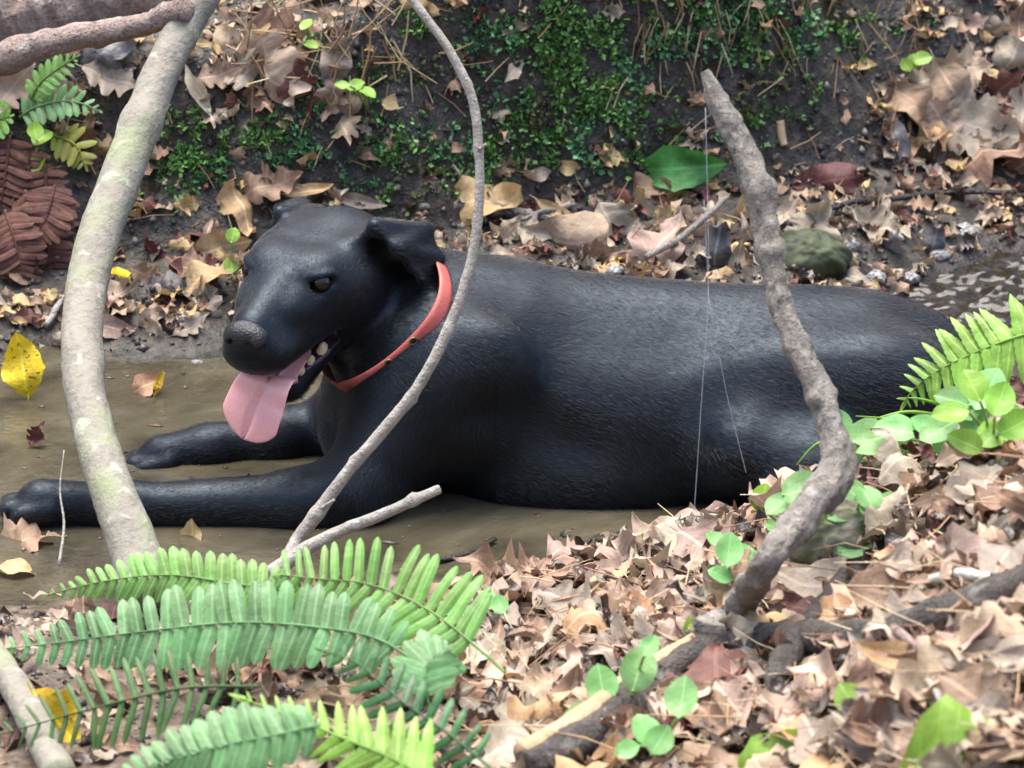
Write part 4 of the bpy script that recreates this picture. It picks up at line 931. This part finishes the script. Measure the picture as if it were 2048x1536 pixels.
# spider threads
SILK = simple('spider_silk', (.55, .60, .64), .4, Alpha=.55)
silk = tag(empty('spider_thread', P(1385, 1060, -.5)), 'pale spider threads hanging in front of the dog\'s side', 'spider thread')
for sp in ([(1411, 215, -.42), (1417, 560, -.46), (1403, 800, -.48), (1386, 1062, -.5)], [(1418, 600, -.46), (1452, 780, -.45), (1492, 945, -.44)], [(1418, 600, -.46), (1408, 400, -.44)]):
    pts = catmull([P(*q) for q in sp], 6); V_, F_ = tube_geo(pts, [.0003] * len(pts), 5); obj('strand', mesh('strand', V_, F_), SILK, silk)
silk2 = tag(empty('spider_thread', P(125, 1110, -.42)), 'thin dry stalk with threads hanging left of the pale trunk', 'spider thread')
pts = catmull([P(128, 900, -.33), P(120, 980, -.36), P(128, 1050, -.39), P(118, 1130, -.43)], 6); V_, F_ = tube_geo(pts, np.linspace(.0005, .0018, len(pts)), 6); obj('strand', mesh('strand', V_, F_), TWIG, silk2)

# ------------------------------------------------------------------ ferns
def frond(spec, n, leaf_len, col, label, kind='leaflet', nrm=None, lean=18, s0=.12, ratio=1.0, w0=7, w1=2.5, gap_side=None, droop=0, prof='mid', group=None, stemmat=None, name='fern_frond', seed=0):
    """spec rows (px, py, y) from base to tip; leaf_len in photo pixels"""
    rg = np.random.default_rng(seed); pts = [P(*q) for q in spec]; C = catmull(pts, 12); s = np.concatenate([[0], np.cumsum(np.linalg.norm(np.diff(C, axis=0), axis=1))]); s /= s[-1]
    root = tag(empty(name, C[0]), label, 'fern', group); pxm = HT / 1024 * ((C[0] - CAM) @ FWD)
    V_, F_ = tube_geo(C, np.interp(s, [0, 1], [w0 * .5 * pxm, w1 * .5 * pxm]), 6); obj('stalk', mesh('stalk', V_, F_), stemmat or LM[col], root)
    base_n = np.array(nrm if nrm is not None else UPV * .35 + TOCAM); base_n /= np.linalg.norm(base_n)
    for i in range(n):
        f = s0 + (1 - s0) * (i + .3) / n; c = np.array([np.interp(f, s, C[:, k]) for k in range(3)]); c2 = np.array([np.interp(min(1, f + .02), s, C[:, k]) for k in range(3)]); c1 = np.array([np.interp(max(0, f - .02), s, C[:, k]) for k in range(3)])
        T = c2 - c1; T /= np.linalg.norm(T); B = np.cross(base_n, T); B /= np.linalg.norm(B)
        q = (f - s0) / (1 - s0)
        if prof == 'mid': ln = (min(1, .72 + q * 1.1)) * (1 - max(0, (q - .45) / .55) ** 1.7 * .86)
        elif prof == 'tri': ln = 1 - .86 * q
        else: ln = 1 - .5 * q ** 2
        for sg in (-1, 1):
            if gap_side == sg and rg.random() < .5: continue
            a = math.radians(lean + rg.normal(0, 4) + 22 * q * q); d = B * sg * math.cos(a) + T * math.sin(a) - np.array([0, 0, droop]) + rg.normal(0, .05, 3)
            nn = base_n + rg.normal(0, .10, 3) + B * sg * .12; L = leaf_len * pxm * ln * rg.uniform(.92, 1.06)
            o = obj('leaflet', LEAFLET[kind], None, root, basis(d, nn, c + d / np.linalg.norm(d) * L * .5, L, L * ratio)); setmat(o, LM[col])
    o = obj('leaflet', LEAFLET[kind], None, root, basis(C[-1] - C[-4], base_n, C[-1] + (C[-1] - C[-4]) / np.linalg.norm(C[-1] - C[-4]) * leaf_len * pxm * .06, leaf_len * pxm * .3, leaf_len * pxm * .3)); setmat(o, LM[col])
    return root
frond([(640, 1215, -.66), (560, 1180, -.63), (470, 1168, -.60), (340, 1150, -.57), (210, 1162, -.54), (95, 1190, -.52)], 24, 66, 'fernlight', 'light green fern frond arching over the trunk\'s base', ratio=1.5, s0=.10, seed=1)
frond([(860, 1345, -.83), (760, 1280, -.78), (640, 1255, -.74), (470, 1245, -.70), (270, 1265, -.67), (120, 1285, -.64), (-20, 1300, -.62)], 29, 98, 'fern', 'broad blue-green fern frond stretched over the muddy shore', ratio=1.45, s0=.10, lean=6, seed=2)
frond([(1010, 1345, -.85), (960, 1300, -.80), (880, 1235, -.75), (800, 1190, -.71), (720, 1165, -.68), (640, 1158, -.65), (560, 1150, -.62)], 17, 125, 'fernlight', 'fern frond with long upright leaflets beside the broken twig', ratio=.85, s0=.22, lean=8, droop=-.1, prof='flat', seed=3)
frond([(520, 1372, -.90), (380, 1375, -.88), (260, 1398, -.86), (120, 1435, -.84), (-20, 1475, -.82)], 18, 95, 'fernshade', 'olive fern frond, coloured as in shade, with thin leaflets over the yellow leaf', ratio=.6, s0=.06, lean=12, seed=4)
frond([(860, 1560, -1.12), (790, 1520, -1.09), (700, 1482, -1.06), (600, 1440, -1.03), (480, 1395, -1.0)], 13, 150, 'fernbright', 'bright yellow-green toothed fern frond in the foreground', kind='toothed', ratio=1.0, s0=.02, lean=32, prof='tri', seed=5)
frond([(640, 1450, -1.10), (560, 1468, -1.09), (450, 1490, -1.07), (340, 1520, -1.05), (220, 1560, -1.03)], 15, 85, 'fern', 'blue-green fern frond under the bright toothed one', ratio=1.8, s0=.02, lean=22, seed=6)
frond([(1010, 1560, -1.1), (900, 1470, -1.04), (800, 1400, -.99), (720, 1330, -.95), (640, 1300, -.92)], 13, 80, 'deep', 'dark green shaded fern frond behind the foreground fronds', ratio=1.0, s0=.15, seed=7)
frond([(860, 1420, -.93), (850, 1360, -.92), (860, 1320, -.90), (900, 1300, -.88)], 7, 80, 'fern', 'small tufted blue-green fern frond growing from litter', ratio=1.7, s0=.2, seed=8)
frond([(2200, 640, -.36), (2120, 655, -.36), (2040, 672, -.35), (1950, 705, -.34), (1870, 745, -.33), (1822, 785, -.32), (1806, 812, -.32)], 19, 100, 'fernbright', 'bright green fern frond arching over the dog\'s rump', kind='toothed', ratio=1.15, s0=.02, lean=14, seed=9)
# fronds on the far ledge
def fy(px, py, d=.02): g = G(px, py); return float(g[1]) - d
y1 = fy(60, 230)
frond([(40, 235, y1), (70, 215, y1 - .01), (120, 203, y1 - .02), (160, 206, y1 - .03), (198, 222, y1 - .04)], 9, 42, 'fern', 'small blue-green fern frond on the far ledge', 'blunt', ratio=1.0, s0=.05, seed=10)
frond([(62, 200, y1), (78, 170, y1 - .01), (105, 145, y1 - .015), (155, 112, y1 - .02)], 9, 36, 'fernlight', 'small upright light green fern frond on the far ledge', 'blunt', ratio=1.0, s0=.05, seed=11)
frond([(-50, 250, y1), (-20, 245, y1 - .01), (20, 232, y1 - .02)], 6, 50, 'fernlight', 'light green frond poking in beside the log', 'blunt', ratio=1.1, s0=.05, seed=12)
frond([(100, 270, y1), (130, 278, y1 - .01), (155, 295, y1 - .02), (172, 335, y1 - .03)], 6, 46, 'fernyellow', 'yellowing fern frond drooping from the far ledge', 'blunt', ratio=.9, s0=.05, seed=13)
for k, (a, b, c, d) in enumerate(((20, 270, -30, 500), (60, 290, 20, 560), (90, 330, 80, 570), (50, 380, 110, 590), (110, 370, 60, 480), (10, 420, 40, 590))):
    y0 = fy(a, b, .03)
    frond([(a, b, y0), ((a * 2 + c) / 3 + 8, (a * 0 + b * 2 + d) / 3, y0 - .02), ((a + 2 * c) / 3 + 12, (b + 2 * d) / 3, y0 - .03), (c, d, y0 - .03)], 15, 58, 'fernbrown', 'withered red-brown fern frond hanging down the far bank', 'blunt', ratio=.9, s0=.04, seed=20 + k, group='withered fern fronds on the far bank', lean=10)

# ------------------------------------------------------------------ seedlings with round leaves
STALK = simple('seedling_stalk', (.22, .33, .10), .5)
def seedling(label, base, leaves, col='mint', kind='round', cat='seedling', name='seedling', up=.03, fwdk=.6, group=None):
    """base pixel on the ground; leaves rows (px, py, length_px, tip angle)"""
    g = G(*base); root = tag(empty(name, g - np.array([0, 0, .003])), label, cat, group); pxm = HT / 1024 * ((g - CAM) @ FWD)
    for k, (px, py, L, ang) in enumerate(leaves):
        c = P(px, py, g[1] - .03 - .01 * (k % 3)); floor = gz(c[0], c[1]) + .012
        if c[2] < floor: c = G(px, py) + np.array([0, 0, .012])
        a = math.radians(ang); x = np.array([math.cos(a), .75 * math.sin(a), .66 * math.sin(a)]) + TOCAM * RNG.uniform(-.1, .2); z = TOCAM * (1 - fwdk) + np.array([0, 0, fwdk]) + RNG.normal(0, .12, 3)
        L *= 1.15; M = basis(x, z, c, L * pxm, L * pxm * RNG.uniform(1.0, 1.2)); lf = obj('leaf', LEAFME[kind][k % len(LEAFME[kind])], None, root, M); setmat(lf, LM[col])
        e = np.array((M @ Vector((-.46, 0, 0.02))).to_tuple()); pts = catmull([g - np.array([0, 0, .004]), (g + e) / 2 + np.array([0, 0, .006]), e], 5)
        V_, F_ = tube_geo(pts, [.0016] * len(pts), 5); obj('stem', mesh('stem', V_, F_), STALK, root)
seedling('single round-leaved green seedling left of the knotted branch', (1470, 1190), [(1458, 1100, 66, 85), (1440, 1150, 46, 150)])
seedling('pale green seedling with folded leaf at the water\'s edge', (1530, 1045), [(1526, 998, 56, 80), (1580, 1015, 56, 20)], 'lime')
seedling('cluster of rounded green leaves on the mossy stone', (1700, 1075), [(1685, 1030, 62, 200), (1735, 995, 58, 110), (1735, 1022, 40, -60), (1780, 1010, 62, 0), (1610, 980, 86, 15), (1720, 1085, 90, 30), (1700, 980, 60, 130)])
seedling('two big rounded leaves left of the split wood', (1260, 1420), [(1203, 1368, 74, 100), (1278, 1338, 86, 75), (1300, 1292, 44, 60), (1165, 1440, 84, 30)])
seedling('small green leaves sprouting behind the split wood', (1370, 1290), [(1402, 1262, 56, 40), (1300, 1300, 40, 70), (1325, 1318, 36, 20), (1385, 1280, 46, 100)], 'lime')
seedling('green leaves growing below the fallen branch', (1330, 1500), [(1365, 1395, 80, 80), (1290, 1460, 66, 110), (1320, 1480, 60, 60), (1255, 1500, 46, 20)])
seedling('leafy green plant on the crest of the near bank', (1950, 880), [(1975, 780, 90, 60), (1905, 800, 66, 160), (1960, 855, 80, 60), (1880, 860, 80, 30), (1930, 815, 60, 120), (2010, 830, 60, 20), (1890, 885, 60, 70)])
seedling('broad-leaved green plant beside the knotted branch', (1770, 935), [(1740, 880, 96, 10), (1790, 860, 80, 170), (1678, 850, 60, 95), (1700, 900, 70, 80), (1835, 885, 80, 40), (1850, 855, 60, 150)])
seedling('bright green leaves left of the mossy stone', (1600, 1110), [(1560, 1060, 60, 160), (1600, 1060, 60, 60), (1560, 1010, 60, 40), (1640, 1150, 56, 10)])
seedling('light green leafy plant under the bright arching fern', (1985, 905), [(1990, 870, 76, 40), (1930, 885, 70, 150), (2035, 850, 76, 30), (1900, 830, 70, 190), (1945, 770, 66, 110), (2000, 800, 70, 70)], 'lime')
seedling('green leaves on the litter near the creek edge', (1500, 1140), [(1490, 1110, 50, 120), (1520, 1120, 48, 30), (1430, 1080, 40, 150)])
seedling('green seedling among big brown leaves', (1730, 1440), [(1700, 1400, 70, 120), (1760, 1410, 64, 40), (1740, 1450, 60, -20)], 'lime')
seedling('tiny green sprig hanging on the leafy ledge', (735, 215), [(712, 172, 34, 20), (735, 185, 34, -30), (684, 172, 28, 180)], 'lime')
seedling('pair of tiny green leaves on the ledge top', (615, 80), [(613, 50, 30, 50), (622, 90, 28, -20)], 'lime')
seedling('small oval green leaf below the ledge fern', (72, 300), [(74, 325, 46, -85), (85, 275, 44, 40), (70, 262, 36, 100)], 'lime')
seedling('light green sprout on the far leaf heap', (1825, 150), [(1825, 125, 34, 80), (1845, 118, 36, 20), (1812, 130, 28, 120)], 'lime')
seedling('green sprig beside the dog\'s muzzle', (470, 545), [(463, 530, 34, 100), (466, 470, 30, 80)], 'lime')
seedling('small leafy sprout in litter by the fern base', (960, 1235), [(975, 1205, 46, 60), (905, 1222, 50, 30), (1000, 1210, 40, 100)], 'mint')
# grass blades on the crest
BL = LM['lime']
for k, sp in enumerate(([(1720, 880, -.36), (1640, 885, -.37), (1592, 930, -.38)], [(1880, 830, -.34), (1800, 825, -.35), (1690, 860, -.36)], [(1900, 850, -.34), (1820, 840, -.35), (1712, 832, -.36)], [(1920, 820, -.34), (1850, 800, -.34), (1815, 795, -.34)], [(2000, 790, -.33), (2012, 740, -.34), (2030, 700, -.34)])):
    pts = catmull([P(*q) for q in sp], 6); V_, F_ = tube_geo(pts, np.linspace(.0028, .0006, len(pts)), 5); tag(obj('grass_blade', mesh('grass_blade', V_, F_), BL), 'thin green grass blade arching from the near bank\'s crest', 'grass', 'grass blades on the crest')

# ------------------------------------------------------------------ stones, moss, needles, crumbs
def make_moss(name, a, b):
    t = NT(name); g = t.n.new('ShaderNodeNewGeometry'); n = t.noise(g.outputs['Position'], 45, 3, .6)
    t.set(Base_Color=t.mix(t.val(n, 0, 1, .3, .7), a, b), Roughness=.7); return t.m
MOSS = [make_moss('moss_green', (.065, .17, .04), (.17, .34, .08)), make_moss('moss_blue_green', (.06, .17, .065), (.13, .30, .12)), make_moss('moss_olive', (.06, .08, .02), (.13, .15, .05))]
def make_rock(): 
    t = NT('mossy_stone'); g = t.n.new('ShaderNodeNewGeometry'); v = g.outputs['Position']; n = t.noise(v, 30, 5, .6); m = t.noise(v, 16, 3, .5)
    c = t.mix(t.ramp(m, [(.42, (1, 1, 1)), (.58, (0, 0, 0))]), t.ramp(n, [(.3, (.14, .12, .09)), (.7, (.36, .32, .25))]), t.ramp(n, [(.3, (.05, .075, .012)), (.7, (.15, .19, .04))]))
    t.set(Base_Color=c, Roughness=.85); t.bump(n, .8, .008); return t.m
ROCK = make_rock(); DROCK = make_moss('dark_mossy_stone', (.018, .022, .010), (.05, .065, .02))
def stone(px, py, rad, label, mat, cat='stone', seed=0, sink=.35, name='stone', at=None):
    g = G(px, py) if at is None else at; c = g + np.array([0, 0, rad[2] * (1 - sink) - rad[2] * .35]); s = SDF(c - np.array(rad) * 1.5, c + np.array(rad) * 1.5, max(rad) / 22); s.ell(c, rad)
    V_, F_ = s.surface(); d = V_ - c; nn = d / np.linalg.norm(d, axis=1, keepdims=True)
    V_ = V_ + nn * (max(rad) * .09 * fbm(nn[:, 0] * 2.2 + seed, nn[:, 1] * 2.2 + nn[:, 2] * 1.7, 3, seed))[:, None]
    return tag(obj(name, fastmesh(name, V_, F_), mat), label, cat)
stone(1668, 1108, (.060, .045, .042), 'mossy rounded stone beside the knotted branch', ROCK, seed=3, sink=.2)
stone(1620, 525, (.055, .045, .030), 'dark green mossy stone behind the dog\'s back', DROCK, seed=4)
GR = simple('grey_pebble', (.22, .21, .20), .35, .5, 90, .4)
for k, (a, b, r) in enumerate(((1700, 495, .014), (1880, 515, .014), (1820, 560, .013), (1750, 560, .016), (1930, 470, .02), (1540, 390, .011), (430, 745, .016), (395, 735, .012), (345, 760, .010), (1855, 470, .012), (1230, 545, .012), (370, 640, .014))):
    stone(a, b, (r, r * .8, r * .6), 'small wet grey pebble on the muddy shore', GR, 'pebble', 30 + k, name='pebble')['group'] = 'wet pebbles along the far shore'
# moss on the wall: tiny leafy blades
def inside(px, py):
    d = max(math.exp(-(((px - 1050) / 330) ** 2 + ((py - 190) / 130) ** 2)), .9 * math.exp(-(((px - 1300) / 230) ** 2 + ((py - 40) / 90) ** 2)), .8 * math.exp(-(((px - 820) / 130) ** 2 + ((py - 270) / 110) ** 2)),
            .5 * math.exp(-(((px - 390) / 90) ** 2 + ((py - 300) / 90) ** 2)), .45 * math.exp(-(((px - 1500) / 250) ** 2 + ((py - 80) / 100) ** 2)), .4 * math.exp(-(((px - 560) / 120) ** 2 + ((py - 290) / 60) ** 2)))
    return d
MV, MF, MM = [], [], []; off = 0; n_t = 0; tries = 0
acc = []
while len(acc) < 3600 and tries < 60000:
    tries += 1; px, py = RNG.uniform(-100, 2150), RNG.uniform(-90, 430)
    pr = inside(px, py)
    if RNG.random() < pr * 2: acc.append((px, py, pr))
acc = np.array(acc); mk = RNG.random(len(acc)) < .06 + .9 * np.clip(.5 + fbm(acc[:, 0] / 70, acc[:, 1] / 70, 3, 77), 0, 1); acc = acc[mk]; ag = Gm(acc[:, 0], acc[:, 1]); an = tnormals(ag[:, 0], ag[:, 1])
for (px, py, _), g, n in zip(acc, ag, an):
    n = n * .5 + TOCAM * .5 + np.array([0, 0, .2]); n /= np.linalg.norm(n); mi = 1 if float(vnoise(px / 90, py / 90, 5)) > .25 else (2 if float(vnoise(px / 120, py / 120, 9)) > .35 else 0)
    r0 = RNG.uniform(.005, .011)
    for k in range(9):
        d = n * .7 + RNG.normal(0, .55, 3); d /= np.linalg.norm(d); sd = np.cross(d, RNG.normal(0, 1, 3)); sd /= np.linalg.norm(sd); L = r0 * RNG.uniform(.6, 1.3); w = L * RNG.uniform(.22, .4); b = g + RNG.normal(0, .003, 3)
        MV += [b, b + d * L * .55 + sd * w, b + d * L, b + d * L * .55 - sd * w]; MF.append((off, off + 1, off + 2, off + 3)); MM.append(mi); off += 4
    n_t += 1
tag(obj('moss', fastmesh('moss', MV, MF, None, MM), MOSS), 'green moss growing in patches on the dark bank wall', 'moss', kind='stuff')
# pine needles and dry grass straws
NEED = [simple('needle_tan', (.40, .25, .12), .6), simple('needle_brown', (.24, .13, .07), .6), simple('needle_pale', (.48, .38, .22), .6)]
def straws(name, label, rows, cat):
    VV, FF, MI = [], [], []; off = 0
    for p, d, L, r, mi in rows:
        q = p + d * L; m = (p + q) / 2 + RNG.normal(0, L * .05, 3); V_, F_ = tube_geo([p, m, q], [r, r, r * .6], 4); F_ = [f for f in F_ if len(f) == 4]
        VV.append(np.array(V_)); FF.append(np.array(F_) + off); MI += [mi] * len(F_); off += len(V_)
    tag(obj(name, fastmesh(name, np.vstack(VV), np.vstack(FF), None, MI), NEED), label, cat, kind='stuff')
rows = []
for g in Gm(RNG.uniform(700, 2150, 520), RNG.uniform(900, 1560, 520)):
    if g[1] > np.interp(g[0], NS_X, NS_Y) - .03: continue
    a = RNG.uniform(0, 6.28); rows.append((g + np.array([0, 0, RNG.uniform(.006, .028)]), np.array([math.cos(a), math.sin(a), RNG.normal(0, .12)]), RNG.uniform(.03, .09), RNG.uniform(.0005, .0010), int(RNG.integers(3))))
straws('pine_needles', 'thin dry pine needles scattered over the near bank litter', rows, 'pine needles')
rows = []
for g in Gm(RNG.uniform(490, 800, 90), RNG.uniform(-40, 170, 90)):   # tangle on the ledge above the dog's head
    a = RNG.normal(1.45, .5) * (1 if RNG.random() < .75 else .1); s = RNG.choice([-1, 1])
    rows.append((g + TOCAM * .02, np.array([math.cos(a) * s, -.1, math.sin(a) * RNG.choice([-1, 1])]), RNG.uniform(.03, .10), RNG.uniform(.0006, .0014), int(RNG.integers(3))))
for g in Gm(RNG.uniform(0, 2048, 170), RNG.uniform(-20, 600, 170)):
    if g[2] < .01: continue
    a = RNG.uniform(0, 3.14); rows.append((g + TOCAM * .008, np.array([math.cos(a), 0, 0]) + UPV * math.sin(a), RNG.uniform(.015, .055), RNG.uniform(.0005, .0010), int(RNG.integers(3))))
for g in Gm(RNG.uniform(1250, 2100, 130), RNG.uniform(-60, 130, 130)):   # rootlets hanging from the bank top on the right
    rows.append((g + TOCAM * .012, np.array([RNG.normal(0, .3), -.1, -1]), RNG.uniform(.02, .06), RNG.uniform(.0005, .0009), int(RNG.integers(3))))
straws('dry_straws', 'dry tan needles and rootlets hanging on the far bank', rows, 'straw')
# soil crumbs
CR = [simple('crumb_dark', (.028, .023, .018), .6, .4, 200, .5), simple('crumb_wet', (.05, .045, .04), .25, .4, 200, .5), simple('crumb_pale', (.13, .115, .095), .6, .4, 200, .4)]
oc = np.array([(1, 0, 0), (0, 1, 0), (-1, 0, 0), (0, -1, 0), (0, 0, 1), (0, 0, -1)], float); of = np.array([(0, 1, 4), (1, 2, 4), (2, 3, 4), (3, 0, 4), (1, 0, 5), (2, 1, 5), (3, 2, 5), (0, 3, 5)])
VV, FF, MI = [], [], []
for g in np.vstack([Gm(RNG.uniform(-150, 2200, 4300), RNG.uniform(-80, 700, 4300)), Gm(RNG.uniform(-100, 700, 900), RNG.uniform(1100, 1500, 900))]):
    if g[2] < .002: continue
    r = .0022 + .006 * RNG.random() ** 3; VV.append((oc * RNG.uniform(.6, 1.3, (6, 1)) * r) @ np.array(Matrix.Rotation(RNG.uniform(0, 6), 3, 'Z')) + g); FF.append(of + 6 * (len(VV) - 1)); MI += [int(RNG.choice([0, 0, 0, 1, 2]))] * 8
tag(obj('soil_crumbs', fastmesh('soil_crumbs', np.vstack(VV), np.vstack(FF), None, MI), CR), 'dark crumbs of wet soil on the banks', 'soil', kind='stuff')

# specks of debris and foam drifting on the creek
FOAM = simple('foam', (.55, .52, .45), .5)
VV, FF, MI = [], [], []
for k in range(420):
    x, y = RNG.uniform(-.75, .5), RNG.uniform(-.42, .34)
    if gz(x, y) > -.006 or RNG.random() > .25 + .75 * max(0, .5 + float(fbm(x * 6, y * 9, 2, 33))): continue
    r = .0012 + .004 * RNG.random() ** 3; a = RNG.uniform(0, 6.28); el_ = RNG.uniform(1, 3.5)
    q = oc * np.array([r * el_, r, .0012]) * RNG.uniform(.6, 1.2, (6, 1)); VV.append(q @ np.array(Matrix.Rotation(a, 3, 'Z')) + np.array([x, y, .0006])); FF.append(of + 6 * (len(VV) - 1)); MI += [int(RNG.choice([0, 0, 1, 1, 2]))] * 8
tag(obj('floating_debris', fastmesh('floating_debris', np.vstack(VV), np.vstack(FF), None, MI), [CR[0], NEED[1], CR[2], FOAM]), 'tiny specks of bark and foam drifting on the creek', 'debris', kind='stuff')
